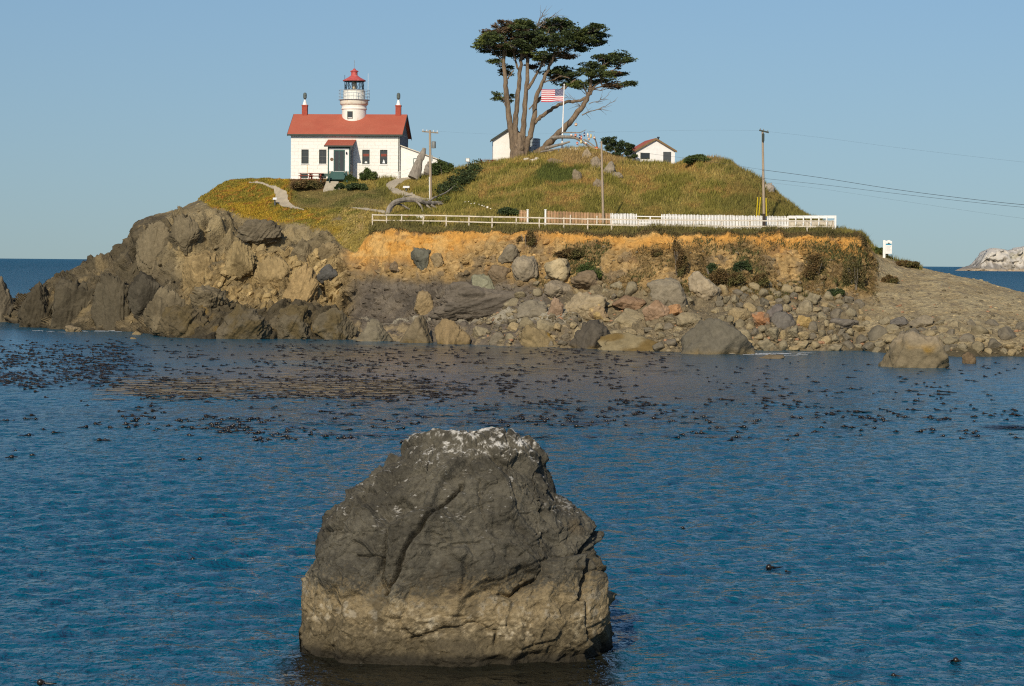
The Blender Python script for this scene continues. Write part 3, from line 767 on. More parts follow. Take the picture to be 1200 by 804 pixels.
BR = [
 (483, 508, 288, 317, (0.125, 0.12, 0.09), 11, 'dark grey-green angular slab stuck high in the orange cliff below the rail fence', 0.7, 25, {}),
 (504, 521, 296, 314, TANR, 12, 'tan rock wedged beside the grey-green slab in the orange cliff', 0.8, 0, {}),
 (456, 470, 306, 318, BROWN, 13, 'small brown rock jutting from the orange cliff left of the grey-green slab', 0.8, 0, {}),
 (370, 398, 309, 332, (0.095, 0.09, 0.08), 14, 'dark charcoal slab set in tan rock where headland meets the orange cliff', 0.6, -10, {}),
 (584, 611, 287, 309, GREY, 15, 'grey wedge-shaped boulder at the top of the boulder pile in the middle of the cliff', 0.8, -12, {}),
 (599, 631, 299, 331, (0.25, 0.205, 0.14), 16, 'large blocky grey-tan boulder just below the topmost boulder of the pile', 0.9, 0, {}),
 (572, 601, 308, 334, BROWN, 17, 'brown boulder leaning against the large blocky grey-tan boulder', 0.8, 20, {}),
 (637, 670, 302, 329, PALE, 18, 'pale cream-faced boulder in the cliff next to the green bush', 0.85, 0, {'blotch': (0.42, 0.33, 0.19)}),
 (636, 671, 328, 350, (0.235, 0.19, 0.13), 19, 'flat-topped grey-brown boulder tilted under the pale cream boulder', 0.8, -12, {}),
 (668, 706, 317, 341, BROWN, 20, 'cracked brown boulder right below the green bush on the cliff', 0.8, 12, {}),
 (657, 713, 342, 378, (0.31, 0.245, 0.15), 21, 'biggest tan boulder of the shore, lying across the middle of the pile', 0.7, 14, {}),
 (686, 714, 356, 379, (0.29, 0.21, 0.12), 22, 'squarish tan boulder in front of the biggest tan boulder', 0.8, 0, {'blotch': (0.4, 0.29, 0.13)}),
 (641, 661, 348, 376, (0.29, 0.2, 0.13), 23, 'upright tan block left of the biggest tan boulder', 0.8, 15, {}),
 (717, 758, 346, 364, RED, 24, 'long reddish boulder right of the biggest tan boulder', 0.7, 0, {}),
 (711, 761, 361, 386, PALE, 25, 'wide pale olive boulder with a dome top below the long reddish boulder', 0.8, -8, {}),
 (551, 581, 321, 347, GREEN, 26, 'pale grey-green boulder with a smooth face on the dark slate outcrop', 0.8, -14, {}),
 (485, 509, 340, 369, TANR, 27, 'rounded tan boulder alone in front of dark slate under the orange cliff', 0.8, 0, {}),
 (606, 643, 351, 376, (0.20, 0.17, 0.12), 28, 'grey-brown boulder at the right foot of the dark slate outcrop', 0.8, -8, {}),
 (805, 845, 318, 355, (0.33, 0.265, 0.175), 29, 'tall pale rock like a thumb at the cliff foot', 0.75, -12, {}),
 (757, 806, 325, 366, (0.215, 0.18, 0.125), 30, 'grey crumbling rock mass left of the tall pale rock', 0.7, 0, {}),
 (752, 786, 351, 379, (0.30, 0.20, 0.125), 31, 'rounded red-tan boulder below the grey crumbling rock mass', 0.8, 0, {'blotch': RED}),
 (781, 800, 356, 369, (0.38, 0.21, 0.10), 32, 'small smooth orange boulder below the grey crumbling rock mass', 0.9, 0, {}),
 (791, 823, 366, 385, (0.235, 0.19, 0.115), 33, 'flat tan boulder left of the big dark seaweed rock', 0.8, -6, {}),
 (880, 903, 365, 386, (0.25, 0.17, 0.105), 34, 'grey boulder with a bright orange face beside two dark boulders', 0.8, 0, {'blotch': (0.32, 0.16, 0.075)}),
 (895, 919, 356, 379, (0.14, 0.12, 0.105), 35, 'dark grey pointed boulder above the orange-faced boulder', 0.85, 0, {}),
 (902, 933, 364, 391, (0.135, 0.12, 0.10), 36, 'large dark grey angular boulder right of the orange-faced boulder', 0.8, 22, {}),
 (852, 881, 360, 379, (0.285, 0.215, 0.115), 37, 'tan boulder left of the orange-faced boulder', 0.8, 0, {}),
 (932, 952, 369, 385, (0.34, 0.235, 0.095), 38, 'yellowish boulder right of the large dark grey angular boulder', 0.8, 0, {}),
 (930, 953, 351, 371, (0.25, 0.205, 0.13), 39, 'squarish grey-tan boulder above the yellowish boulder', 0.8, 0, {}),
 (972, 1006, 372, 389, (0.15, 0.13, 0.105), 40, 'long dark flat boulder at the left end of the gravel bank', 0.7, 4, {}),
 (1042, 1067, 371, 385, (0.135, 0.12, 0.10), 41, 'dark boulder at the top of the shore rocks behind the golden seaweed rock', 0.8, 0, {}),
 (1064, 1095, 369, 387, (0.22, 0.18, 0.12), 42, 'grey-brown boulder at the top of the shore rocks right of the dark one', 0.8, 0, {}),
]
for (x0, x1, y0, y1, base, seed, label, dep, tl, kw) in BR:
    big_rock(x0, x1, y0, y1, base, seed, label, dep, tl, planes=9, soft=24, strata=0.05, **kw)
big_rock(502, 652, 330, 380, (0.135, 0.112, 0.085), 50, 'broad dark grey slate outcrop under the boulder pile, behind the strip of sand', 0.22, 0, Y=240.5, planes=14, soft=20, sub=6, strata=0.16, name='rock_outcrop', cat='rock', blotch=(0.105, 0.088, 0.068))
LOW = dict(low=(ALGAE, -0.1))
for (x0, x1, y0, y1, base, seed, label, dep, tl, Y, kw) in [
 (666, 722, 374, 411, DARK, 51, 'dark pointed rock with brown seaweed at the waterline below the tan boulders', 0.8, 0, 225, LOW),
 (604, 662, 380, 411, (0.22, 0.165, 0.085), 52, 'low golden-brown rock at the waterline left of the dark pointed rock', 0.7, 0, 228, dict(blotch=GOLD)),
 (510, 553, 372, 405, (0.23, 0.165, 0.085), 53, 'ochre rock with a slanting ridge at the waterline before the sand strip', 0.8, 10, 233, LOW),
 (468, 507, 369, 404, (0.16, 0.125, 0.075), 54, 'dark brown rock at the waterline below the lone rounded tan boulder', 0.8, 6, 236, LOW),
 (415, 465, 373, 402, (0.16, 0.135, 0.09), 55, 'grey-brown block with golden foot at the right end of the dark shore ledge', 0.8, 0, 240, dict(low=(GOLD, -0.2))),
 (795, 888, 372, 421, (0.125, 0.11, 0.08), 56, 'biggest dark seaweed-covered rock on the shore, half out in the water', 0.7, 0, 214, dict(low=((0.21, 0.155, 0.075), 0.0))),
 (1030, 1110, 387, 434, (0.175, 0.14, 0.085), 57, 'flat-topped rock with golden seaweed standing in the water on the right', 0.8, 0, 189, dict(top=((0.25, 0.20, 0.13), 0.62), blotch=GOLD)),
 (1127, 1144, 412, 426, (0.15, 0.105, 0.06), 58, 'small brown rock in the water right of the golden seaweed rock', 0.9, 0, 197, {}),
 (888, 919, 415, 424, (0.15, 0.115, 0.07), 59, 'low flat brown rock awash below the boulder bank', 0.8, 0, 204, {}),
 (145, 167, 395, 404, (0.22, 0.165, 0.085), 60, 'small tan rock awash before the headland, nearer the viewer of two', 0.8, 0, 240, {}),
 (154, 169, 388, 396, (0.22, 0.165, 0.085), 61, 'small tan rock touching the headland foot, farther of two', 0.8, 0, 254, {}),
 (76, 98, 381, 391, (0.22, 0.17, 0.10), 62, 'small pale rock at the waterline below the left headland', 0.8, 0, 262, {}),
 (-34, 24, 318, 384, (0.15, 0.125, 0.085), 63, 'blocky brown sea stack cut off by the left edge of the picture', 0.6, 0, 300, dict(low=((0.07, 0.055, 0.035), -0.75))),
 (700, 800, 389, 412, (0.20, 0.16, 0.09), 64, 'low rough seaweed rock at the waterline left of the biggest dark rock', 0.5, 0, 220, dict(blotch=ALGAE)),
]:
    big_rock(x0, x1, y0, y1, base, seed, label, dep, tl, Y=Y, planes=11, soft=22, strata=0.09, name='shore_rock', cat='rock', sink=0.75, **kw)
HD, HG, HT = (0.092, 0.076, 0.049), (0.165, 0.132, 0.080), (0.285, 0.205, 0.098)
for (x0, x1, y0, y1, base, seed, label, dep, tl) in [
 (18, 66, 332, 392, HD, 131, 'rounded dark rock mass forming the left tip of the headland', 0.7, 20),
 (58, 112, 322, 392, HD, 132, 'dark slanting rock mass just left of a deep cleft at the headland left end', 0.7, 35),
 (106, 160, 318, 394, HD, 133, 'dark ribbed rock mass right of the deep cleft at the headland foot', 0.6, 40),
 (150, 196, 316, 368, (0.075, 0.064, 0.045), 134, 'dark slanted slab in the lower middle of the headland', 0.5, 40),
 (170, 222, 338, 392, HG, 135, 'grey-tan rock with a pale foot at the headland waterline', 0.6, 30),
 (158, 206, 258, 318, HG, 136, 'grey layered slab at the upper left shoulder of the headland', 0.5, 48),
 (196, 236, 248, 292, HG, 137, 'grey angular block near the top of the headland', 0.5, 45),
 (212, 264, 296, 346, HT, 138, 'big tan block in the middle of the headland', 0.45, 38),
 (222, 268, 332, 364, HG, 139, 'grey rock mass just above the dark shore ledge', 0.5, 20),
 (262, 300, 284, 322, (0.25, 0.185, 0.09), 140, 'tan layered slab on the right half of the headland', 0.45, 45),
 (296, 342, 296, 338, HT, 141, 'broad tan slab left of the pointed tan rock', 0.4, 48),
 (330, 374, 308, 360, (0.31, 0.215, 0.10), 142, 'pointed orange-tan rock near the charcoal slab', 0.45, 10),
 (276, 332, 256, 284, (0.135, 0.110, 0.072), 143, 'dark grey rock mass right under the yellow ground cover', 0.5, 12),
 (338, 368, 280, 312, (0.19, 0.15, 0.088), 144, 'grey-brown fractured block below the right end of the yellow ground cover', 0.5, 30),
 (372, 402, 282, 306, (0.24, 0.18, 0.095), 145, 'small tan broken block left of the start of the orange cliff', 0.5, 20),
 (186, 250, 356, 404, (0.105, 0.082, 0.047), 146, 'low brown ledge rock with seaweed at the waterline, left one of the shore ledge', 0.6, 8),
 (244, 318, 356, 404, (0.11, 0.09, 0.058), 147, 'low dark ledge rock at the waterline, middle one of the shore ledge', 0.6, 6),
 (312, 372, 356, 404, (0.115, 0.094, 0.06), 148, 'low dark ledge rock at the waterline, right one of the shore ledge', 0.6, 10),
 (366, 420, 360, 402, (0.12, 0.098, 0.062), 149, 'smaller dark ledge rock left of the grey-brown block with golden foot', 0.6, 12),
]:
    big_rock(x0, x1, y0, y1, base, seed, label, dep, tl, planes=8, soft=34, sub=6, name='headland_rock', cat='rock', sink=0.25, strata=0.13, blotch=tuple(q_ * 0.66 for q_ in base) if seed < 146 else (0.10, 0.075, 0.036))
# outcrops on the grassy mound
for (x0, x1, y0, y1, base, seed, label) in [
 (682, 694, 173, 189, (0.30, 0.235, 0.155), 70, 'pale rock on the mound top below the hanging fishing floats'),
 (691, 706, 183, 200, (0.275, 0.22, 0.155), 71, 'pointed grey rock on the mound just left of the short utility pole'),
 (706, 722, 189, 206, (0.29, 0.24, 0.175), 72, 'slanting pale grey rock on the mound just right of the short utility pole'),
 (716, 730, 201, 209, (0.28, 0.23, 0.16), 73, 'low flat grey rock in the grass right of the short utility pole'),
 (694, 708, 209, 221, (0.24, 0.19, 0.13), 74, 'brown-grey rock lower on the mound left of the short utility pole'),
 (670, 682, 198, 214, (0.22, 0.175, 0.115), 75, 'small grey rock at the right edge of the green patch on the mound'),
 (640, 662, 185, 192, (0.24, 0.18, 0.12), 76, 'low brown rock in the grass below the flagpole'),
 (893, 908, 213, 226, (0.36, 0.31, 0.25), 77, 'pale rock on the right slope of the mound behind the tall utility pole'),
]:
    big_rock(x0, x1, y0, y1, base, seed, label, 0.8, -20 if seed in (71, 72, 77) else 0, planes=7, soft=38, sub=5, strata=0.10, sink=0.5, name='rock', cat='rock')

# boulder banks: individual boulders, copies of a dozen shapes
variants = []
for k in range(14):
    v, f = rock_shape(200 + k, 3 if k > 4 else 4, 8 + k % 4, 22 if k % 3 else 32, 0.05, 0.10)
    base = [(0.265, 0.215, 0.128), (0.235, 0.195, 0.122), (0.285, 0.225, 0.128), (0.15, 0.128, 0.09), (0.31, 0.235, 0.125), (0.205, 0.168, 0.102), (0.18, 0.152, 0.108)][k % 7]
    variants.append(npmesh('boulder', v, f, True, rock_cols(v, base, 300 + k, 0.3)))
    variants[-1].materials.append(M['rock'])
placed = [((x0 + x1) / 2, (y0 + y1) / 2, (x1 - x0) / 2, (y1 - y0) / 2) for (x0, x1, y0, y1, *_r2) in BR]
def heap(n, region, wmin, wmax, label, group, dense=0.62):
    k = 0; tries = 0
    while k < n and tries < n * 60:
        tries += 1
        x = random.uniform(region[0], region[1]); y = random.uniform(region[2](x), region[3](x))
        w = wmin + (wmax - wmin) * random.random() ** 1.5; h = w * random.uniform(0.62, 0.95)
        if any(((x - a) / (w / 2 + rw)) ** 2 + ((y - b) / (h / 2 + rh)) ** 2 < dense for a, b, rw, rh in placed): continue
        g = hit(x, y)
        if g is None or g[2] < -0.2: continue
        placed.append((x, y, w / 2, h / 2)); k += 1
        s = g[1] / F
        o = bpy.data.objects.new('boulder', random.choice(variants)); COL.objects.link(o)
        o.scale = (w * s / 2, w * s / 2 * random.uniform(0.7, 1.0), h * s / 2)
        o.location = g + np.array([0, 0, 0.02])
        o.rotation_euler = (random.uniform(-0.5, 0.5), random.uniform(-0.45, 0.45), random.uniform(0, 6.28))
        tag(o, label, 'boulder', group)
def fy(xs, ys): return lambda x: float(np.interp(x, xs, ys))
heap(84, (838, 1012, fy([838, 900, 1012], [340, 335, 352]), fy([838, 1012], [394, 400])), 11, 26,
     'rounded grey boulder heaped below the right end of the orange cliff', 'boulders heaped below the right end of the cliff', 0.46)
heap(58, (1000, 1225, fy([1000, 1060, 1225], [366, 374, 384]), fy([1000, 1225], [408, 414])), 11, 30,
     'grey-brown boulder in the band at the foot of the gravel bank', 'boulders along the foot of the gravel bank', 0.5)
heap(40, (555, 800, fy([555, 640, 800], [384, 378, 384]), fy([555, 800], [402, 408])), 10, 30,
     'brown boulder in the row between the water and the large tan boulders', 'boulders between the water and the large boulders', 0.6)
heap(28, (590, 812, fy([590, 640, 800], [352, 326, 340]), fy([590, 800], [380, 386])), 9, 22,
     'small boulder wedged among the large tan and red boulders of the pile', 'small boulders among the large ones', 0.62)
heap(10, (800, 950, fy([800, 950], [392, 394]), fy([800, 950], [409, 408])), 12, 30,
     'boulder at the waterline below the heaped grey boulders', 'boulders at the waterline below the heap', 0.6)

heap(30, (930, 1215, fy([930, 1215], [400, 402]), fy([930, 1215], [411, 415])), 14, 34,
     'dark wet boulder at the waterline below the gravel bank', 'boulders at the waterline below the gravel bank', 0.5)
# rubble: uncountable small stones, one object
rv, rf = rock_shape(400, 2, 10, 10)
rv2, _q = rock_shape(401, 2, 10, 10)
VV, FF, CC = [], [], []
pool = np.where((v_ > 1.15) & (v_ < 5.0) & (px_ > 560) & (px_ < 1230) & ((slate + gravel + soil * 0.35 * (1 - soil_pure)) > 0.25))[0]
pw = (slate * 1.0 + gravel * 0.5 + soil * 0.25)[pool]; pw = pw * np.where(v_[pool] > 3.1, 0.35, 1.0)
sel = rng.choice(pool, 3600, p=pw / pw.sum())
for n, i in enumerate(sel):
    sz = 0.07 + 0.30 * rng.random() ** 3
    if v_[i] > 3.2: sz *= 0.7
    a = rng.random() * 6.28
    b0 = rv if n % 2 else rv2
    vv = b0 * np.array([sz, sz * 0.8, sz * 0.6])
    vv = np.stack([vv[:, 0] * math.cos(a) - vv[:, 1] * math.sin(a), vv[:, 0] * math.sin(a) + vv[:, 1] * math.cos(a), vv[:, 2]], 1)
    FF.append(rf + len(VV) * len(rv)); VV.append(vv + PT[i])
    cc = np.array([0.20, 0.16, 0.096]) * rng.uniform(0.5, 1.4)
    if rng.random() < 0.08: cc = np.array([0.32, 0.18, 0.1])
    CC.append(np.repeat(cc[None], len(rv), 0))
rub = link('rubble', npmesh('rubble', np.concatenate(VV), np.concatenate(FF), True, np.concatenate(CC)), M['rock'])
tag(rub, 'loose small stones scattered between the boulders and over the gravel bank', 'stones', kind='stuff')

# broken chunks of the bedrock and clods of the soil cliff, in the colour of the ground they lie in
def chunks(name, wts, n, smin, smax, power, flat, label, cat, seed, strat_tilt=0.0, bury=0.25):
    r_ = np.random.default_rng(seed)
    shp = [rock_shape(430 + k, 2, 8, 30, 0.03, 0.02) for k in range(5)]
    cell = np.linalg.norm(np.gradient(pos, axis=0), axis=2).ravel() * np.linalg.norm(np.gradient(pos, axis=1), axis=2).ravel()
    w = wts * cell; sel_ = r_.choice(len(PT), n, p=w / w.sum())
    V_, F_, C_ = [], [], []; acc = 0
    for k, i in enumerate(sel_):
        b0, f0 = shp[k % 5]
        sz = smin + (smax - smin) * r_.random() ** power
        v = b0 * np.array([sz * r_.uniform(0.8, 1.5), sz * r_.uniform(0.6, 1.0), sz * flat * r_.uniform(0.7, 1.2)])
        a = r_.normal(strat_tilt, 0.25); v = np.stack([v[:, 0] * math.cos(a) - v[:, 2] * math.sin(a), v[:, 1], v[:, 0] * math.sin(a) + v[:, 2] * math.cos(a)], 1)
        a = r_.uniform(-0.7, 0.7); v = np.stack([v[:, 0] * math.cos(a) - v[:, 1] * math.sin(a), v[:, 0] * math.sin(a) + v[:, 1] * math.cos(a), v[:, 2]], 1)
        V_.append(v + PT[i] - NT[i] * sz * bury); F_.append(f0 + acc); acc += len(v)
        C_.append(np.repeat((TC[i] * r_.uniform(0.75, 1.3))[None], len(v), 0))
    return tag(link(name, npmesh(name, np.concatenate(V_), np.concatenate(F_), False, np.clip(np.concatenate(C_), 0, 1)), M['rock']), label, cat, kind='stuff')
chunks('bedrock_chunks', rocky * sstep(1.15, 1.5, v_) * (v_ < 7.6) * (0.06 + tan * 0.6) * edge_soft, 1300, 0.10, 0.65, 3.0, 0.5, 'broken blocks of tan and dark bedrock on the headland cliff', 'broken rock', 61, R(48))
chunks('cliff_clods', soil * (1 - soil_pure * 0.85) * (v_ < 4.75) * (v_ > 2.8), 2200, 0.06, 0.42, 3.2, 0.75, 'clods and stones sticking out of the lower part of the orange cliff', 'clods', 62)
chunks('slate_chunks', slate * (1 - khaki) * (v_ < 4.2) * (v_ > 1.9) * (1 - sand), 600, 0.08, 0.5, 3.0, 0.5, 'broken slabs on the dark slate under the orange cliff', 'broken rock', 63, R(-25))
chunks('gravel_stones', gravel * (v_ < 8.2) * (v_ > 2.2), 1500, 0.04, 0.24, 3.5, 0.6, 'stones lying on the gravel bank at the right', 'stones', 64)

# ------------------------------------------------------------------ the near rock in the water
OUT = [(349, 830), (351.5, 784), (353, 763), (353.5, 735), (353.5, 705), (354, 685), (359.5, 670), (368, 650), (375, 631), (381, 607), (389, 591), (408, 578), (431, 564), (452, 549), (467, 539), (475, 533),
       (486, 523), (498, 516.5), (510, 513.5), (532, 512.5), (548, 513.5), (560, 511), (572, 507.5), (584, 506), (598, 507.5), (608, 513), (620, 522), (634, 533), (639.5, 541), (641.5, 551), (647, 565), (654, 578), (675, 591),
       (687, 607), (697, 631), (699.5, 650), (701.5, 670), (704.5, 685), (709.5, 705), (711.5, 735), (712, 763), (713, 784), (716, 830)]
YR = 49.2
ox = np.array([P(q_[0], q_[1], YR)[0] for q_ in OUT]); oz = np.array([P(q_[0], q_[1], YR)[2] for q_ in OUT])
fx = np.linspace(0, 1, 3000); ft_ = np.linspace(0, 1, len(OUT))
ox2, oz2 = np.interp(fx, ft_, ox), np.interp(fx, ft_, oz)
def zsil(x): return np.interp(x, ox2, oz2)
def front_xz(px, py): p = P(px, py, YR - 1.6); return p[0], p[2]
ZR = oz[0]; XA, XB = ox[0], ox[-1]; XM, AX = (XA + XB) / 2, (XB - XA) / 2
nz, na_ = 470, 840
th = np.linspace(0, 2 * math.pi, na_, endpoint=False)
ct, st_ = np.cos(th), np.sin(th)
ph = np.linspace(0, math.pi / 2 * 0.9985, nz)
NE = 2.7
kf = np.cos(ph) ** (2 / NE)
fxr = np.sign(ct) * np.abs(ct) ** (2 / 2.5); fyr = np.sign(st_) * np.abs(st_) ** (2 / 2.5)
BY_ = 2.15
RX = XM + AX * kf[:, None] * fxr[None]; YO = BY_ * kf[:, None] * fyr[None]
yh = BY_ * np.maximum(1 - np.abs((RX - XM) / AX) ** 2.5, 1e-6) ** (1 / 2.5)
tt = np.clip(np.abs(YO) / yh, 0, 1)
RZ = ZR + (zsil(RX) - ZR) * np.maximum(1 - tt ** NE, 0) ** (1 / NE)
RY = YR + YO + 0.16 * np.clip(RZ - 1.0, 0, 9) * (tt > -1) - 0.1
rp = np.stack([RX, RY, RZ], -1)
ext = np.concatenate([rp[:, -1:], rp, rp[:, :1]], 1)
rn = np.cross(np.gradient(ext, axis=1), np.gradient(ext, axis=0))[:, 1:-1]
rn /= np.linalg.norm(rn, axis=2, keepdims=True) + 1e-9
for _k in range(6):                                              # even the directions out where the outline is steep
    rn = (rn + np.roll(rn, 1, 1) + np.roll(rn, -1, 1) + np.concatenate([rn[:1], rn[:-1]]) + np.concatenate([rn[1:], rn[-1:]])); rn /= np.linalg.norm(rn, axis=2, keepdims=True) + 1e-9
p0 = rp.reshape(-1, 3); n0 = rn.reshape(-1, 3)
if (n0 * (p0 - np.array([XM, YR, 1.0]))).sum(1).mean() < 0: n0 = -n0
w1 = p0 + 0.25 * np.stack([fbm(p0 * 0.9, 3, 500), fbm(p0 * 0.9, 3, 501), fbm(p0 * 0.9, 3, 502)], 1)
fa, ea = facets(w1 * np.array([0.55, 0.55, 0.62]), 520, 0.6)
fb, eb = facets(w1 * np.array([1.35, 1.35, 1.6]) + 4, 521, 0.6)
fc, ec = facets(w1 * np.array([4.0, 4.0, 5.0]) + 8, 522, 0.6)
upper = sstep(1.2, 1.9, p0[:, 2])
fd, ed = facets(w1 * np.array([9.0, 9.0, 11.0]) + 3, 523, 0.9)
chip = np.maximum(fbm(p0 * 2.2 + 40, 3, 533), 0)
dd = -0.035 + fa * 0.26 + fb * 0.12 * (0.5 + 0.5 * upper) + fc * 0.042 + fd * 0.017 * (0.4 + 1.6 * chip) - 0.022 * sstep(0.07, 0, ec) * (chip > 0.1) + fbm(p0 * 1.1, 5, 530) * 0.115 + fbm(p0 * 5, 5, 531, 0.62) * 0.042
dd += -0.05 * sstep(0.05, 0, ea) * upper - 0.025 * sstep(0.035, 0, eb) * upper
def carve(pts, width, depth, lipw=0.0):
    global dd
    xz = [front_xz(*q) for q in pts]
    best = np.full(len(p0), 9.0); side = np.zeros(len(p0))
    X, Z = p0[:, 0] + fbm(p0 * 2.5, 3, 540) * 0.08, p0[:, 2] + fbm(p0 * 2.5, 3, 541) * 0.08
    for (xa, za), (xb, zb) in zip(xz[:-1], xz[1:]):
        ll = (xb - xa) ** 2 + (zb - za) ** 2
        t = np.clip(((X - xa) * (xb - xa) + (Z - za) * (zb - za)) / ll, 0, 1)
        ddx, ddz = X - xa - t * (xb - xa), Z - za - t * (zb - za)
        d = np.hypot(ddx, ddz); m2 = d < best
        side = np.where(m2, np.sign(ddx * (zb - za) - ddz * (xb - xa)), side); best = np.where(m2, d, best)
    fr = (p0[:, 1] < YR + 0.2)
    dd -= depth * sstep(width, 0, best) * fr
    if lipw: dd += lipw * sstep(width * 6, 0, best) * (side < 0) * fr
carve([(541, 565), (523, 584), (502, 604), (486, 624), (474, 645), (466, 668), (455, 692)], 0.10, 0.30, 0.16)
carve([(699, 632), (690, 645), (681, 662), (678, 688), (677, 702)], 0.09, 0.26)
carve([(586, 692), (600, 695), (614, 686), (632, 678)], 0.10, 0.26, -0.16)
carve([(416, 651), (430, 650), (446, 651)], 0.05, 0.16)
carve([(376, 628), (392, 622), (406, 602), (415, 585)], 0.06, 0.14, 0.08)
carve([(455, 690), (448, 672), (450, 650)], 0.06, 0.14, -0.10)
carve([(486, 744), (520, 732), (560, 727), (582, 735), (580, 748)], 0.06, 0.10, -0.07)
carve([(505, 625), (530, 632), (560, 633)], 0.04, 0.07)
carve([(562, 560), (562, 590), (567, 610)], 0.04, 0.07)
carve([(680, 702), (683, 730), (690, 750)], 0.05, 0.12)
carve([(540, 690), (548, 670), (546, 655)], 0.12, 0.12, 0.05)
dd *= sstep(-0.8, 0.2, p0[:, 2]) * 0.9 + 0.1
p1 = p0 + n0 * dd[:, None]
nn = grid_normals(p1.reshape(nz, na_, 3)).reshape(-1, 3)
nn = nn * np.sign((nn * n0).sum(1, keepdims=True))
h1 = fbm(p1 * 1.2, 5, 550); h2 = fbm(p1 * 5, 4, 551); h3 = fbm(p1 * 16, 3, 552); h4 = fbm(p1 * 42, 2, 557)
cc = mixc((0.058, 0.052, 0.039), (0.104, 0.093, 0.069), sstep(-0.4, 0.4, h1 + 0.5 * h2))
cc = mixc(cc, (0.040, 0.035, 0.025), sstep(0.15, 0.5, h2 + 0.5 * h3) * 0.6)
cc = mixc(cc, (0.15, 0.135, 0.10), sstep(0.35, 0.7, h3 + 0.5 * h4) * 0.5)
cc = mixc(cc, (0.085, 0.062, 0.034), sstep(0.2, 0.5, fbm(p1 * 0.8 + 5, 4, 553)) * 0.6)
zb = p1[:, 2] + h1 * 0.20 + h2 * 0.12
edge = 1.50 + 0.22 * fbm(p1 * 0.5, 3, 555) + 0.10 * np.sin(p1[:, 0] * 0.9)
band = sstep(edge + 0.26, edge - 0.26, zb + h3 * 0.42 + h4 * 0.40 + h2 * 0.16)
bc = mixc((0.225, 0.172, 0.096), (0.35, 0.285, 0.18), sstep(0, 0.5, h1 + h3 * 0.6))
bc = mixc(bc, (0.105, 0.083, 0.048), sstep(1.05, 0.40, zb + h3 * 0.25 + h2 * 0.15))
bc = bc * (1 + 0.45 * np.clip(h4 + 0.5 * h3, -0.8, 0.9))[:, None]
bc = mixc(bc, (0.075, 0.060, 0.036), sstep(0.05, 0.45, fbm(p1 * 2.6, 4, 556)) * 0.7)
bc = mixc(bc, (0.44, 0.40, 0.32), sstep(0.25, 0.5, h2 + 0.4 * h3) * sstep(0.5, 0.9, zb) * 0.35)
cc = mixc(cc, bc, band * 0.93)
cc = mixc(cc, (0.032, 0.027, 0.018), sstep(0.34, 0.10, p1[:, 2] + h3 * 0.05))
gu = 0.85 * sstep(0.48, 1.10, h2 * 0.7 + h3 * 0.6 + 0.55 * sstep(3.75, 4.55, p1[:, 2] + 0.25 * h1) + 0.5 * (nn[:, 2] - 0.55)) * sstep(3.3, 4.1, p1[:, 2] + 0.35 * h1)
sp = sstep(0.50, 0.62, h2 * 0.5 + h3 * 0.55 + 0.25 * np.clip(nn[:, 2], 0, 1)) * sstep(2.2, 3.0, p1[:, 2])
rtp = np.exp(-(((p1[:, 0] - front_xz(662, 600)[0]) / 0.5) ** 2 + ((p1[:, 2] - front_xz(662, 600)[1]) / 0.35) ** 2))
sp = np.maximum(sp, sstep(0.40, 0.85, rtp * 0.5 + h3 * 0.6 + h2 * 0.3))
cc = mixc(cc, (0.62, 0.59, 0.53), np.maximum(gu, sp * 0.45))
rq = []
ii = np.arange(nz - 1)[:, None] * na_; jj = np.arange(na_)[None]
rq = np.stack([ii + jj, ii + (jj + 1) % na_, ii + na_ + (jj + 1) % na_, ii + na_ + jj], -1).reshape(-1, 4)
top_i = len(p1); p1 = np.concatenate([p1, [p1[-na_:].mean(0) + np.array([0, 0, 0.02])]]); cc = np.concatenate([cc, [[0.3, 0.28, 0.24]]])
last = (nz - 1) * na_
cap = np.stack([last + jj[0], last + (jj[0] + 1) % na_, np.full(na_, top_i), np.full(na_, top_i)], -1)
me = bpy.data.meshes.new('sea_rock')
fl = [tuple(x) for x in rq.tolist()] + [tuple(x[:3]) for x in cap.tolist()]
me.from_pydata(p1.tolist(), [], fl); me.update()
a = me.color_attributes.new('Col', 'FLOAT_COLOR', 'POINT')
c4 = np.ones((len(p1), 4), np.float32); c4[:, :3] = np.clip(cc, 0, 1); a.data.foreach_set('color', c4.ravel())
me.polygons.foreach_set('use_smooth', np.ones(len(me.polygons), bool))
bm = bmesh.new(); bm.from_mesh(me); bmesh.ops.recalc_face_normals(bm, faces=bm.faces); bm.to_mesh(me); bm.free()
tag(link('sea_rock', me, M['near_rock']), 'big dark dome-shaped rock with white-streaked top and pale barnacle band standing in the near water', 'rock')

# ------------------------------------------------------------------ far island
ix = np.linspace(1128, 1345, 240)
iy = np.linspace(0, 1, 70)
prof = np.interp(ix - 5, [1128, 1133, 1140, 1147, 1153, 1158, 1164, 1170, 1180, 1188, 1196, 1205, 1225, 1260, 1300, 1335, 1345],
                 [318.6, 316.5, 313.5, 311.5, 305, 298, 293.5, 291, 292, 294, 292.5, 290, 286, 284, 292, 312, 319])
YI = 4480.0
A, B = np.meshgrid(ix, iy)
zt = P(A, np.broadcast_to(prof, A.shape), YI + 90)[..., 2]
IX = P(A, 300 + 0 * A, YI)[..., 0]
shape = sstep(0, 0.42, B) * sstep(1.0, 0.7, B)
pi_ = np.stack([IX, YI - 10 + B * 200, -3 + (zt + 3) * shape], -1).reshape(-1, 3)
nI = fbm(pi_ * 0.045, 5, 600, 0.55); nI2 = fbm(pi_ * np.array([0.16, 0.05, 0.05]), 4, 601, 0.6)
fI, eI = facets(pi_ * 0.05, 605)
pi_[:, 1] += (nI * 26 + fI * 12)
pi_[:, 2] += (nI * 2.5 + fI * 1.5) * sstep(2, 10, pi_[:, 2]) * 0.6
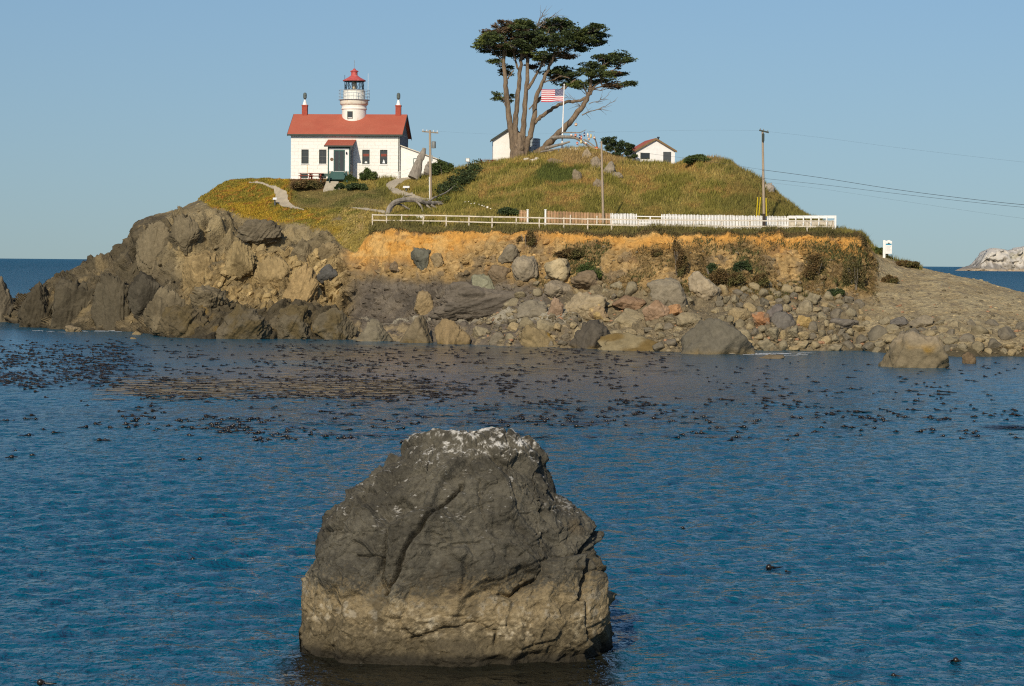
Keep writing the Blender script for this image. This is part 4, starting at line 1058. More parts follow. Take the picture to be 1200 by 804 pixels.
ci = mixc((0.27, 0.235, 0.19), (0.52, 0.475, 0.41), sstep(-0.25, 0.2, nI2 + nI * 0.7 + 0.02 * (pi_[:, 2] - 16)))
ci = mixc(ci, (0.24, 0.215, 0.18), sstep(13, 8, pi_[:, 2] + nI2 * 7) * 0.75)
ci = mixc(ci, (0.40, 0.31, 0.21), sstep(5, 3, pi_[:, 2] + nI * 2))
ci = mixc(ci, (0.26, 0.23, 0.13), sstep(0.2, 0.45, fbm(pi_ * 0.06, 4, 609)) * sstep(20, 28, pi_[:, 2]) * 0.6)
qi = (np.arange(69)[:, None] * 240 + np.arange(239)[None]).ravel(); qi = np.stack([qi, qi + 1, qi + 241, qi + 240], 1)
tag(link('sea_island', npmesh('sea_island', pi_, qi, True, ci), vcol_mat('far_rock', 0.18, 0.08, 3.0, 0.06)),
    'whitish rocky island far out at sea at the right edge', 'island')

# ------------------------------------------------------------------ grass and ground cover (uncountable)
def blades(name, wts, count, hmin, hmax, width, label, cat, lean=0.5, colfac=1.1, cols=None):
    cell = np.linalg.norm(np.gradient(pos, axis=0), axis=2).ravel() * np.linalg.norm(np.gradient(pos, axis=1), axis=2).ravel()
    w = wts * cell; w = w / w.sum()
    i = rng.choice(len(PT), count, p=w)
    n = len(i)
    root = PT[i] + rng.normal(0, 0.07, (n, 3)) * np.array([1, 1, 0.3])
    h = rng.uniform(hmin, hmax, n) * (0.7 + 0.6 * sstep(-0.3, 0.4, n_mid[i]))
    a = rng.uniform(0, 6.28, n)
    side = np.stack([np.cos(a), np.sin(a), 0 * a], 1) * (width * rng.uniform(0.6, 1.4, n))[:, None]
    ln = np.stack([rng.normal(0.25, 0.5, n), rng.normal(-0.1, 0.5, n), np.ones(n)], 1); ln[:, :2] *= lean
    tip = root + ln * h[:, None]
    v = np.stack([root - side - np.array([0, 0, 0.05]), root + side - np.array([0, 0, 0.05]), tip], 1).reshape(-1, 3)
    col = plant_colour(px_[i], py_[i], v_[i], n_lo[i], n_mid[i], n_hi[i]) * colfac * rng.uniform(0.75, 1.3, n)[:, None]
    if cols: col = mixc(cols[0], cols[1], sstep(-0.25, 0.25, n_mid[i] + rng.normal(0, 0.12, n))) * rng.uniform(0.6, 1.35, n)[:, None]
    f = np.arange(3 * n).reshape(-1, 3)
    o = link(name, npmesh(name, v, f, False, np.repeat(np.clip(col, 0, 1), 3, 0)), M['grass'])
    return tag(o, label, cat, kind='stuff')
def cliff_brush():
    w = brushy * (v_ < 5.0) * (v_ > 2.6)
    blades('cliff_brush', w, 24000, 0.10, 0.32, 0.05, 'low brown and olive brush creeping over the right half of the orange cliff', 'brush', 0.9, 1.0, ((0.15, 0.10, 0.04), (0.085, 0.085, 0.03)))
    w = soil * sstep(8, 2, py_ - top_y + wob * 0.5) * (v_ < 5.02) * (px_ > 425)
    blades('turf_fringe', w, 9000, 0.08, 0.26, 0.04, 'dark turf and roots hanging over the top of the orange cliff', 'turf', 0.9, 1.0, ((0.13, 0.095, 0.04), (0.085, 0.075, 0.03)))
seen = (v_ < 8.35)
on_path = PATH_M
flat = sstep(335, 352, px_) * sstep(470, 440, px_) * sstep(217, 224, py_) * sstep(246, 242, py_)
wm = veg * seen * (~on_path) * (px_ > 430) * (1 - 0.9 * flat) * (px_ < 1100)
cliff_brush()
blades('grass', wm, 120000, 0.18, 0.55, 0.035, 'long dry and green grass covering the mound and the cliff-top bank', 'grass')
wi_ = veg * seen * (~on_path) * (px_ <= 440) * (1 - 0.9 * flat)
blades('ground_cover', wi_, 45000, 0.06, 0.2, 0.06, 'yellow and olive succulent ground cover on the headland slope below the cottage', 'ground cover', 0.9)
wf = veg * seen * (~on_path) * flat
blades('lawn_grass', wf, 16000, 0.04, 0.12, 0.04, 'short faded grass of the lawn below the cottage porch', 'grass')

# ------------------------------------------------------------------ foliage helper
def leaf_mesh(name, blobs, per, size, seed=0, flat=0.5, out=0.6):
    """blobs: (centre, radii) ; many small leaf sprays filling each blob unevenly"""
    r_ = np.random.default_rng(seed)
    V = []
    for ctr, rad in blobs:
        rad = np.asarray(rad, float)
        n = int(per)
        d = r_.normal(size=(n * 3, 3)); d /= np.linalg.norm(d, axis=1, keepdims=True)
        rr = r_.uniform(0.25, 1.0, n * 3) ** 0.55
        p = d * rr[:, None]
        keep = fbm(p * 1.7 + r_.uniform(0, 50, 3), 3, seed) + 0.25 * r_.normal(size=n * 3) * 0.6 > -0.05 + 0.35 * (rr - 0.6)
        rr_ = np.where(r_.random(n * 3) < 0.14, 1.35, 1.0); p = p * rr_[:, None]
        p = p[keep][:n]; d = d[keep][:n]
        n = len(p)
        w = ctr + p * rad
        # spray: two crossed slim quads pointing outwards/along the limb
        ax = d * out + r_.normal(0, 0.5, (n, 3)); ax[:, 2] *= flat; ax /= np.linalg.norm(ax, axis=1, keepdims=True) + 1e-9
        up = r_.normal(0, 1, (n, 3)); sd_ = np.cross(ax, up); sd_ /= np.linalg.norm(sd_, axis=1, keepdims=True) + 1e-9
        L = size * r_.uniform(0.6, 1.5, n)[:, None]
        V.append(np.stack([w - ax * L * 0.5, w + sd_ * L * 0.28, w + ax * L * 0.6, w - sd_ * L * 0.28], 1))
    V = np.concatenate(V).reshape(-1, 3)
    return npmesh(name, V, np.arange(len(V)).reshape(-1, 4), False)

def shrub(px, py, w, h, m, label, seed, per=700, size=0.16, group=None, Y=None, dep=0.8, name='shrub', stem=True):
    """bush whose lower middle is at the pixel, w x h px"""
    g = hit(px, py)
    if Y is not None: g = P(px, py, Y)
    s = g[1] / F
    r_ = np.random.default_rng(seed)
    W, Hh = w * s / 2, h * s
    root = empty(name, g)
    blobs = []
    for k in range(max(4, int(6 * w / max(h, 1)))):
        a = r_.uniform(-1, 1); b2 = r_.uniform(-1, 1)
        cz = Hh * r_.uniform(0.2, 0.72) * (1 - 0.45 * a * a)
        blobs.append((np.array([a * W * 0.72, b2 * W * 0.5 * dep, cz]), (W * 0.38, W * 0.38 * dep, Hh * 0.30)))
    link('foliage', leaf_mesh('foliage', blobs, per, size, seed, 0.9, 0.7), m, root)
    if stem:
        mb = MB()
        for k in range(6):
            a = r_.uniform(-0.7, 0.7); b2 = r_.uniform(-0.4, 0.4)
            mb.tube([(a * W * 0.3, b2 * 0.2, -0.2), (a * W * 0.6, b2 * W * 0.4, Hh * 0.3), (a * W * 0.9, b2 * W * 0.6, Hh * 0.6)], [0.04, 0.03, 0.015], 6)
        mb.build('stem', M['twig'], root)
    return tag(root, label, 'shrub', group)

shrub(519, 205, 28, 19, M['bush'], 'rounded bright green bush on the mound beside the tall pole with a transformer', 31, 900)
shrub(432, 211, 20, 15, M['bush'], 'leafy green bush against the cottage wall right of the porch', 32, 600, Y=281)
shrub(411, 213, 16, 9, M['bush'], 'low green bush in front of the green porch steps on the right', 33, 500, Y=280)
shrub(398, 222, 12, 8, M['bush_dark'], 'small dark bush beside the stone steps', 34, 400)
shrub(418, 222, 26, 8, M['bush_dark'], 'low dark shrub row on the bank below the porch right of the stone steps', 35, 400)
shrub(360, 221, 40, 10, M['brush'], 'red-brown shrubby bank below the picnic table left of the stone steps', 36, 500)
shrub(818, 190, 30, 9, M['bush'], 'green bush on the mound crest right of the small red-roofed house', 37, 800)
shrub(596, 251, 28, 9, M['bush_dark'], 'dark green bush behind the rail fence left of the white gate posts', 38, 600)
CB = 'bushes on the cliff face'
shrub(686, 331, 40, 26, M['bush'], 'green bush growing down the cliff above the cracked brown boulder', 41, 900, 0.14)
shrub(670, 302, 40, 12, M['brush'], 'brown-green creeping bush at the top left of the green bush on the cliff', 42, 700, 0.13)
shrub(794, 322, 28, 46, M['brush'], 'tall brown brush hanging down the cliff above the tall pale rock', 43, 1100, 0.14)
shrub(852, 335, 40, 24, M['brush'], 'brown brush at the cliff foot right of the tall pale rock', 44, 900, 0.14)
shrub(833, 324, 20, 16, M['bush_dark'], 'small dark green bush right above the tall pale rock', 45, 600, 0.14)
shrub(888, 334, 28, 18, M['brush'], 'brown brush at the cliff foot in the middle of the boulder bank top', 46, 700, 0.14)
shrub(870, 318, 22, 14, M['bush_dark'], 'dark green bush halfway up the cliff above the brown brush', 47, 500, 0.14)
shrub(955, 325, 34, 32, M['brush'], 'wide brown brush on the orange cliff near its right end', 48, 1100, 0.13)
shrub(1003, 338, 34, 40, M['olive'], 'tall olive and brown bush at the right corner of the cliff', 49, 1100, 0.14)
shrub(979, 346, 20, 10, M['bush_dark'], 'dark green low bush at the foot of the cliff where gravel begins', 50, 600, 0.14)
shrub(1042, 331, 20, 10, M['brush'], 'brown tuft at the cliff corner above the gravel bank', 51, 500, 0.13)
shrub(770, 300, 14, 10, M['brush'], 'small brown tuft on the pale cliff left of the tall brown brush', 52, 400, 0.12)
shrub(617, 288, 22, 22, M['brush'], 'dark brown brush hanging below the rail fence above the boulder pile', 53, 700, 0.13)
shrub(1030, 297, 22, 7, M['bush'], 'low green weeds at the road edge left of the white sign', 54, 500, 0.12)
shrub(1062, 312, 30, 8, M['brush'], 'low dry weeds along the road edge right of the white sign', 55, 500, 0.12)

# ------------------------------------------------------------------ lighthouse cottage
HZ = spot(405, 284)
hb = P(340.7, 210.3, 284.5)                                     # front left bottom corner
cot = empty('lighthouse', (hb[0], hb[1], P(400, 210.3, 284.2)[2]), R(-4.7))
tag(cot, 'white lighthouse cottage with red roof and a round tower with a red-capped lantern', 'lighthouse')
LW, LD, EV, RG = 13.5, 8.0, 5.62, 8.08
mb = MB()
# walls with real window openings in the front face
ops = [(1.31, 2.22, 1.90, 3.65), (3.51, 4.43, 1.90, 3.65), (8.87, 9.79, 1.90, 3.65), (11.07, 11.99, 1.90, 3.65), (1.22, 2.14, 0.12, 0.66), (3.46, 4.43, 0.12, 0.66)]
xs2 = sorted({0.0, LW} | {o[0] for o in ops} | {o[1] for o in ops}); zs2 = sorted({-1.2, EV} | {o[2] for o in ops} | {o[3] for o in ops})
def front_quad(x0, x1, z0, z1, y=0.0): mb.add([(x0, y, z0), (x1, y, z0), (x1, y, z1), (x0, y, z1)], [(0, 1, 2, 3)])
for xa, xb in zip(xs2[:-1], xs2[1:]):
    for za, zb_ in zip(zs2[:-1], zs2[1:]):
        xm, zm = (xa + xb) / 2, (za + zb_) / 2
        if any(o[0] < xm < o[1] and o[2] < zm < o[3] for o in ops): continue
        front_quad(xa, xb, za, zb_)
for o in ops:                                                    # reveals
    x0, x1, z0, z1 = o; d = 0.22
    mb.add([(x0, 0, z0), (x0, d, z0), (x0, d, z1), (x0, 0, z1)], [(0, 1, 2, 3)]); mb.add([(x1, 0, z0), (x1, d, z0), (x1, d, z1), (x1, 0, z1)], [(3, 2, 1, 0)])
    mb.add([(x0, 0, z0), (x1, 0, z0), (x1, d, z0), (x0, d, z0)], [(0, 1, 2, 3)]); mb.add([(x0, 0, z1), (x1, 0, z1), (x1, d, z1), (x0, d, z1)], [(3, 2, 1, 0)])
mb.add([(0, 0, -1.2), (0, LD, -1.2), (0, LD, EV), (0, LD / 2, RG - 0.12), (0, 0, EV)], [(0, 4, 3, 2, 1)])
mb.add([(0, LD, -1.2), (LW, LD, -1.2), (LW, LD, EV), (0, LD, EV)], [(0, 1, 2, 3)])
mb.add([(LW, 0, -1.2), (LW, LD, -1.2), (LW, LD, EV), (LW, 0, EV)], [(0, 1, 2, 3)])

m, nt, b = nodes_of('white_block_masonry')                       # painted stone blocks: mortar lines, stains, flaking
b.inputs['Roughness'].default_value = 0.8
tc = N(nt, 'ShaderNodeTexCoord'); mp = N(nt, 'ShaderNodeMapping'); mp.inputs['Rotation'].default_value = (R(90), 0, 0)
nt.links.new(tc.outputs['Object'], mp.inputs['Vector'])
br = N(nt, 'ShaderNodeTexBrick'); nt.links.new(mp.outputs[0], br.inputs['Vector'])
br.inputs['Scale'].default_value = 1.0; br.inputs['Brick Width'].default_value = 0.95; br.inputs['Row Height'].default_value = 0.42
br.inputs['Mortar Size'].default_value = 0.022; br.inputs['Mortar Smooth'].default_value = 0.6
br.inputs['Color1'].default_value = (0.83, 0.80, 0.745, 1); br.inputs['Color2'].default_value = (0.81, 0.78, 0.715, 1); br.inputs['Mortar'].default_value = (0.735, 0.69, 0.61, 1)
n1 = noise_node(nt, 1.6, 6, 0.7); mr = N(nt, 'ShaderNodeMapRange'); mr.inputs['From Min'].default_value = 0.60; mr.inputs['From Max'].default_value = 0.74
nt.links.new(n1.outputs['Fac'], mr.inputs['Value'])
mx = N(nt, 'ShaderNodeMix', data_type='RGBA'); nt.links.new(mr.outputs[0], mx.inputs['Factor']); nt.links.new(br.outputs['Color'], mx.inputs[6]); mx.inputs[7].default_value = (0.60, 0.52, 0.40, 1)
nt.links.new(mx.outputs[2], b.inputs['Base Color'])
bp = N(nt, 'ShaderNodeBump'); bp.inputs['Distance'].default_value = 0.02; bp.inputs['Strength'].default_value = 0.6; bp.invert = True
nt.links.new(br.outputs['Fac'], bp.inputs['Height']); nt.links.new(bp.outputs[0], b.inputs['Normal'])
M['blocks'] = m
wall = mb.build('wall', M['blocks'], cot)
MB().add([(LW + 0.012, 0.02, EV), (LW + 0.012, LD - 0.02, EV), (LW + 0.012, LD / 2, RG - 0.13)], [(0, 1, 2)]).build('gable_siding', M['grey_wall'], cot)
MB().box(LW + 0.015, LW + 0.03, 0.15, LD - 0.1, 3.9, EV - 0.05).build('shingle_panel', M['grey_wall'], cot)
# flared foot
MB().prism([(-0.06, -1.2), (LW + 0.06, -1.2), (LW + 0.05, 0.10), (-0.05, 0.10)], -0.06, -0.004).build('plinth', M['blocks'], cot)
MB().box(2.02, 2.12, -0.012, -0.003, 0.72, 1.82).build('rust_stain', mat('rust_stain', (0.62, 0.40, 0.16), 0.8, 0.3, 6, c2=(0.74, 0.66, 0.52), c2amt=(0.4, 0.6)), wall)
# roof: two slabs
ov, th_ = 0.38, 0.14
sl2 = (RG - EV) / (LD / 2)
def slab(y0, z0, y1, z1, x0, x1, t, m_, name, parent):
    return MB().prism([(y0, z0), (y1, z1), (y1, z1 + t), (y0, z0 + t)], x0, x1, 'x').build(name, m_, parent)
roof = slab(-ov, EV - ov * sl2 + 0.03, LD / 2, RG + 0.03, -ov, LW + ov, th_, M['roof_red'], 'roof', cot)
slab(LD / 2 + 0.002, RG + 0.03, LD + ov, EV - ov * sl2 + 0.03, -ov, LW + ov, th_, M['roof_red'], 'roof', cot)
MB().box(-ov - 0.02, LW + ov + 0.02, -ov - 0.10, -ov - 0.005, EV - ov * sl2 - 0.08, EV - ov * sl2 + 0.13).build('gutter', M['dark_trim'], roof)
MB().box(0.0, LW, -ov + 0.01, -0.01, EV - ov * sl2 - 0.10, EV - ov * sl2 + 0.01).build('soffit', M['dark_trim'], roof)
for x0, nm in ((-ov - 0.05, 'bargeboard'), (LW + ov + 0.005, 'bargeboard')):
    q = MB()
    q.prism([(-ov, EV - ov * sl2 - 0.14), (LD / 2, RG - 0.14), (LD + ov, EV - ov * sl2 - 0.14), (LD + ov, EV - ov * sl2 + 0.14), (LD / 2, RG + 0.15), (-ov, EV - ov * sl2 + 0.14)], x0, x0 + 0.045, 'x')
    q.build(nm, M['dark_trim'], roof)
# windows
def window(parent, x0, x1, z0, z1, y=0.16, cols=2, rows=4, frame=M['dark_trim'], sill=True, name='window'):
    fr = 0.07
    q = MB().box(x0, x0 + fr, y - 0.10, y - 0.02, z0, z1).box(x1 - fr, x1, y - 0.10, y - 0.02, z0, z1)
    q.box(x0 + fr, x1 - fr, y - 0.10, y - 0.02, z1 - fr, z1).box(x0 + fr, x1 - fr, y - 0.10, y - 0.02, z0, z0 + fr)
    w = q.build(name, frame, parent)
    q = MB()
    for k in range(1, cols): xm = x0 + (x1 - x0) * k / cols; q.box(xm - 0.016, xm + 0.016, y - 0.055, y - 0.015, z0 + fr, z1 - fr)
    for k in range(1, rows): zm = z0 + (z1 - z0) * k / rows; tb = 0.035 if k == rows // 2 and rows > 2 else 0.016; q.box(x0 + fr, x1 - fr, y - 0.065, y - 0.018, zm - tb, zm + tb)
    if q.v: q.build('glazing_bars', M['bars'], w)
    MB().box(x0 + 0.02, x1 - 0.02, y - 0.012, y + 0.01, z0 + 0.02, z1 - 0.02).build('pane', M['glass'], w)
    if sill: MB().box(x0 - 0.07, x1 + 0.07, -0.09, y - 0.11, z0 - 0.10, z0 - 0.003).build('sill', M['white_trim'], w)
    return w
for k, o in enumerate(ops):
    w = window(cot, *o, rows=4 if k < 4 else 1, cols=2, frame=M['dark_trim'], sill=k < 4)
    if k in (2, 3):                                             # things seen standing in the two right-hand windows
        xm = (o[0] + o[1]) / 2
        MB().prism([(xm - 0.17, o[2] + 0.10), (xm + 0.17, o[2] + 0.10), (xm + (0.03 if k == 3 else 0.13), o[2] + (0.55 if k == 3 else 0.32)), (xm - (0.03 if k == 3 else 0.13), o[2] + (0.55 if k == 3 else 0.32))], 0.085, 0.095).build('window_ornament', M['white_trim'], w)
        MB().box(o[0] + 0.12, o[1] - 0.12, 0.085, 0.095, o[2] + 0.95, o[2] + 1.25).build('window_banner', M['red_wood'], w)
MB().box(LW - 0.16, LW - 0.04, -0.06, -0.004, -0.2, EV - 0.45).build('downpipe', M['dark_trim'], cot)
# porch
px0, px1, pd = 5.02, 7.75, 2.5
FZ = 0.92
MB().box(px0, px1, -pd, -0.07, FZ - 0.05, 4.0).build('porch_wall', M['white_trim'], cot)
MB().box(px0 + 0.05, px1 - 0.05, -pd + 0.05, -0.07, -0.8, FZ - 0.052).build('porch_base', M['concrete'], cot)
MB().box(px1 + 0.003, px1 + 0.02, -pd + 0.16, -0.08, FZ - 0.04, 3.98).build('porch_side_shade', M['grey_wall'], cot)  # grey sheet that paints the shade on the white porch's right side
for xa in (px0 - 0.015, px1 - 0.14):
    MB().box(xa, xa + 0.155, -pd - 0.03, -pd - 0.003, -0.4, 3.85).build('corner_board', M['green_trim'], cot)
MB().box(px0 + 0.15, px1 - 0.15, -pd - 0.028, -pd - 0.004, 3.70, 3.86).build('porch_frieze', M['green_trim'], cot)
prf = MB().prism([(-pd - 0.42, 3.93), (0.0 - 0.01, 4.78), (-0.01, 4.88), (-pd - 0.42, 4.03)], px0 - 0.40, px1 + 0.36, 'x').build('porch_roof', M['roof_red'], cot)
MB().box(px0 - 0.42, px1 + 0.38, -pd - 0.50, -pd - 0.425, 3.85, 4.02).build('porch_fascia', M['dark_trim'], prf)
MB().prism([(-pd - 0.02, 4.0), (-0.08, 4.0), (-0.08, 4.72)], px0 + 0.02, px1 - 0.02, 'x').build('porch_gable', M['grey_wall'], prf)
dx0, dx1 = 5.86, 6.98
door = MB().box(dx0 - 0.13, dx0, -pd - 0.06, -pd - 0.004, FZ, 3.5).box(dx1, dx1 + 0.13, -pd - 0.06, -pd - 0.004, FZ, 3.5).box(dx0, dx1, -pd - 0.06, -pd - 0.004, 3.33, 3.5).box(dx0 + 0.5, dx0 + 0.58, -pd - 0.045, -pd - 0.004, FZ, 3.33).build('door', M['green_trim'], cot)
MB().box(dx0 + 0.01, dx0 + 0.49, -pd - 0.025, -pd - 0.005, FZ, 3.32).box(dx0 + 0.59, dx1 - 0.01, -pd - 0.025, -pd - 0.005, FZ, 3.32).build('door_pane', M['glass'], door)
MB().tube([(dx0 + 0.66, -pd - 0.06, 1.95), (dx0 + 0.66, -pd - 0.06, 2.15)], 0.02, 8).build('door_handle', M['grey_metal'], door)
MB().box(px1 + 0.02, px1 + 0.045, -1.9, -1.1, 1.75, 3.5).build('porch_side_window', M['glass'], cot)
MB().lathe([(0.2, 0), (0.2, 0.03), (0.15, 0.04)], n=20).build('plaque', mat('bronze_plaque', (0.16, 0.10, 0.05), 0.5), cot, (px0 + 0.48, -pd - 0.004, 2.35)).rotation_euler = (R(90), 0, 0)
MB().lathe([(0.05, 0), (0.09, 0.08), (0.09, 0.24), (0.03, 0.32)], n=12).build('porch_lamp', M['iron'], cot, (px1 - 0.42, -pd - 0.12, 2.95))
q = MB()                                                        # green steps with solid flared cheeks
for k in range(5): q.box(dx0 - 0.35, dx1 + 0.35, -pd - 0.35 - 0.28 * (5 - k), -pd - 0.065, FZ - 0.18 * (5 - k) - 0.18, FZ - 0.18 * (5 - k))
steps = q.build('porch_steps', M['green_trim'], cot)
for sgn in (-1, 1):
    xm = (dx0 + dx1) / 2
    MB().add([(xm + sgn * 0.92, -pd - 0.07, FZ), (xm + sgn * 0.80, -pd - 0.07, FZ), (xm + sgn * 1.20, -pd - 1.9, -0.4), (xm + sgn * 1.32, -pd - 1.9, -0.4),
              (xm + sgn * 0.92, -pd - 0.07, -0.5), (xm + sgn * 0.80, -pd - 0.07, -0.5), (xm + sgn * 1.20, -pd - 1.9, -0.7), (xm + sgn * 1.32, -pd - 1.9, -0.7)],
             [(0, 1, 2, 3), (4, 7, 6, 5), (0, 3, 7, 4), (1, 5, 6, 2), (0, 4, 5, 1), (3, 2, 6, 7)]).build('step_cheek', M['green_trim'], steps)
MB().box(dx0 - 0.20, dx1 + 0.20, -pd - 1.20, -pd - 1.12, -0.3, 0.82).build('step_gate', M['green_trim'], steps)
# chimneys
for xc_ in (1.02, LW - 0.72):
    ch = MB().box(xc_ - 0.33, xc_ + 0.33, LD / 2 - 0.33, LD / 2 + 0.33, RG - 0.6, RG + 1.15).box(xc_ - 0.37, xc_ + 0.37, LD / 2 - 0.37, LD / 2 + 0.37, RG + 1.152, RG + 1.30).build('chimney', M['brick'], cot)
    MB().lathe([(0.30, 0), (0.28, 0.08), (0.13, 0.58), (0.12, 0.66)], (xc_, LD / 2, RG + 1.302), 16).build('chimney_cap', M['white_trim'], ch)
    MB().lathe([(0.10, 0), (0.11, 0.12), (0.22, 0.2), (0.23, 0.62), (0.20, 0.80), (0.06, 0.90)], (xc_, LD / 2, RG + 1.95), 16).build('cowl', M['cowl'], ch)
# tower
TX, TY = 7.22, 4.0
tw = MB().lathe([(1.53, 5.2), (1.51, 8.72), (1.51, 8.78), (1.60, 8.83), (1.61, 8.95), (1.54, 9.02), (1.54, 9.30)], (TX, TY, 0), 48).build('tower', M['tower_white'], cot, smooth=True)
MB().lathe([(1.56, 9.302), (1.72, 9.44), (1.76, 9.50), (1.76, 9.98), (1.68, 10.02)], (TX, TY, 0), 48).build('gallery', M['rust_white'], tw, smooth=True)
MB().lathe([(1.33, 9.98), (1.32, 10.55), (1.35, 10.58), (1.32, 10.62), (1.31, 11.08), (1.36, 11.10), (1.36, 11.18), (1.2, 11.2)], (TX, TY, 0), 48).build('lantern_drum', M['tower_white'], tw, smooth=True)
q = MB()
for k in range(16):
    a0, a1 = 2 * math.pi * k / 16, 2 * math.pi * (k + 1) / 16
    pt = lambda a, z: (TX + 1.20 * math.cos(a), TY + 1.20 * math.sin(a), z)
    q.tube([pt(a0, 11.2), pt(a0, 12.34)], 0.035, 6)
    if k % 2: q.tube([pt(a0, 11.2), pt(a1, 12.34)], 0.024, 6)
    else: q.tube([pt(a1, 11.2), pt(a0, 12.34)], 0.024, 6)
q.lathe([(1.24, 11.195), (1.24, 11.29), (1.17, 11.29)], (TX, TY, 0), 32); q.lathe([(1.24, 12.27), (1.24, 12.38), (1.17, 12.38)], (TX, TY, 0), 32)
q.build('lantern_frame', M['iron'], tw)
MB().lathe([(0.10, 11.15), (0.22, 11.3), (0.25, 11.5), (0.30, 11.62), (0.30, 12.1), (0.22, 12.28), (0.08, 12.34)], (TX, TY, 0), 20).build('lens', M['lens'], tw, smooth=True)
MB().lathe([(1.42, 12.34), (1.44, 12.45), (1.30, 12.52), (0.75, 12.82), (0.46, 13.04), (0.40, 13.10), (0.40, 13.50), (0.52, 13.53), (0.50, 13.61), (0.24, 13.74), (0.16, 13.80), (0.17, 13.87), (0.06, 13.94)], (TX, TY, 0), 32).build('lantern_roof', M['lantern_red'], tw, smooth=True)
MB().tube([(TX, TY, 13.9), (TX, TY, 14.95)], 0.022, 6).build('antenna', M['grey_metal'], tw)
q = MB()
for k in range(20):
    a0 = 2 * math.pi * k / 20
    q.tube([(TX + 1.9 * math.cos(a0), TY + 1.9 * math.sin(a0), 10.0), (TX + 1.9 * math.cos(a0), TY + 1.9 * math.sin(a0), 11.25)], 0.028 if k % 2 == 0 else 0.015, 6)
for zr in (10.4, 10.8, 11.2):
    q.tube([(TX + 1.9 * math.cos(2 * math.pi * k / 40), TY + 1.9 * math.sin(2 * math.pi * k / 40), zr) for k in range(41)], 0.02, 6, False)
q.lathe([(1.70, 9.985), (1.95, 9.99), (1.95, 10.04), (1.70, 10.045)], (TX, TY, 0), 40)
q.build('gallery_railing', mat('faded_blue_iron', (0.36, 0.40, 0.43), 0.5), tw)
MB().tube([(TX - 1.15, TY - 0.3, 12.45), (TX - 1.15, TY - 0.3, 13.1)], 0.03, 6).build('vent_rod', M['iron'], tw)
MB().tube([(TX + 1.78, TY - 0.3, 10.0), (TX + 1.78, TY - 0.3, 13.3)], 0.018, 6).build('whip_antenna', M['white_trim'], tw)
wz = 7.62
twin = MB().box(TX - 0.62, TX + 0.06, TY - 1.53, TY - 1.40, wz - 0.02, wz + 0.90).build('tower_window', M['dark_trim'], tw)
MB().box(TX - 0.55, TX - 0.01, TY - 1.545, TY - 1.535, wz + 0.16, wz + 0.84).build('pane', M['glass'], twin)
MB().box(TX - 0.56, TX - 0.0, TY - 1.56, TY - 1.532, wz + 0.03, wz + 0.13).build('sill', M['white_trim'], twin)
# lean-to on the right gable
lx0, lx1, ly0, ly1 = LW + 0.035, LW + 4.6, 0.5, 6.8
lt = MB().prism([(lx0, -1.0), (lx1, -1.0), (lx1, 2.55), (lx0, 4.15)], ly0, ly1).build('lean_to', M['white'], cot)
MB().prism([(lx0, 4.16), (lx1 + 0.25, 2.465), (lx1 + 0.25, 2.58), (lx0, 4.28)], ly0 - 0.25, ly1 + 0.2).build('lean_to_roof', M['old_white'], lt)
MB().box(lx1 + 0.004, lx1 + 0.9, ly0 + 1.2, ly1, -0.8, 2.35).build('back_porch', M['green_trim'], lt)
window(lt, lx0 + 1.6, lx0 + 2.35, 1.65, 2.65, y=ly0 + 0.055, cols=1, rows=2, frame=M['green_trim'], sill=False)

# handrail beside the path right of the cottage
hr = empty('handrail', spot(455, 283)); hp = np.array(hr.location)
q = MB(); pr = [P(441, 210.5, 282), P(450, 203.8, 282), P(467, 201.5, 282), P(482, 197, 282.5)]
for a_, b_ in zip(pr[:-1], pr[1:]): q.tube([a_ - hp, b_ - hp], 0.03, 6)
pr2 = [p - np.array([0, 0, 0.45]) for p in pr]
for a_, b_ in zip(pr2[:-1], pr2[1:]): q.tube([a_ - hp, b_ - hp], 0.022, 6)
q.build('rail', M['white_trim'], hr)
for p in pr + [(pr[1] + pr[2]) / 2, (pr[2] + pr[3]) / 2]:
    MB().tube([p - hp, np.array([p[0], p[1], min(ground(p[0], p[1]), p[2] - 0.6) - 0.1]) - hp], 0.03, 6).build('post', M['white_trim'], hr)
tag(hr, 'pale pipe handrail along the right front corner of the cottage', 'handrail')

# stone steps up to the porch
g0, g1 = hit(386, 223.5), P(390, 212.5, 279.5)
q = MB(); n = 7; so_ = np.array(g0)
for k in range(n):
    a0 = lerp(g0, g1, k / n); a1 = lerp(g0, g1, (k + 1) / n)
    q.box(a0[0] - 0.75 - so_[0], a0[0] + 0.75 - so_[0], a0[1] - so_[1], a1[1] + 0.6 - so_[1], a0[2] - 0.7 - so_[2], a0[2] + (g1[2] - g0[2]) / n - so_[2])
tag(q.build('stone_steps', M['concrete'], None, so_), 'flight of pale stone steps rising to the green porch', 'steps')

# picnic tables and benches
def picnic_table(px, py, m_, label, rz=0.1, Y=None, scale=1.0):
    g = hit(px, py) if Y is None else P(px, py, Y)
    r_ = empty('picnic_table', g, rz); r_.scale = (scale,) * 3
    q = MB()
    for k in range(4): q.box(-0.95, 0.95, -0.36 + 0.185 * k, -0.20 + 0.185 * k, 0.74, 0.79)
    q.build('tabletop', m_, r_)
    for s in (-1, 1):
        MB().box(-0.95, 0.95, s * 0.72 - 0.13, s * 0.72 + 0.13, 0.43, 0.48).build('bench', m_, r_)
    for sx_ in (-0.68, 0.68):
        MB().beam((sx_, -0.75, -0.05), (sx_, -0.2, 0.74), 0.06, 0.12, (1, 0, 0)).beam((sx_, 0.75, -0.05), (sx_, 0.2, 0.74), 0.06, 0.12, (1, 0, 0)).box(sx_ + 0.035, sx_ + 0.085, -0.85, 0.85, 0.33, 0.425).build('leg_frame', m_, r_)
    return tag(r_, label, 'picnic table')
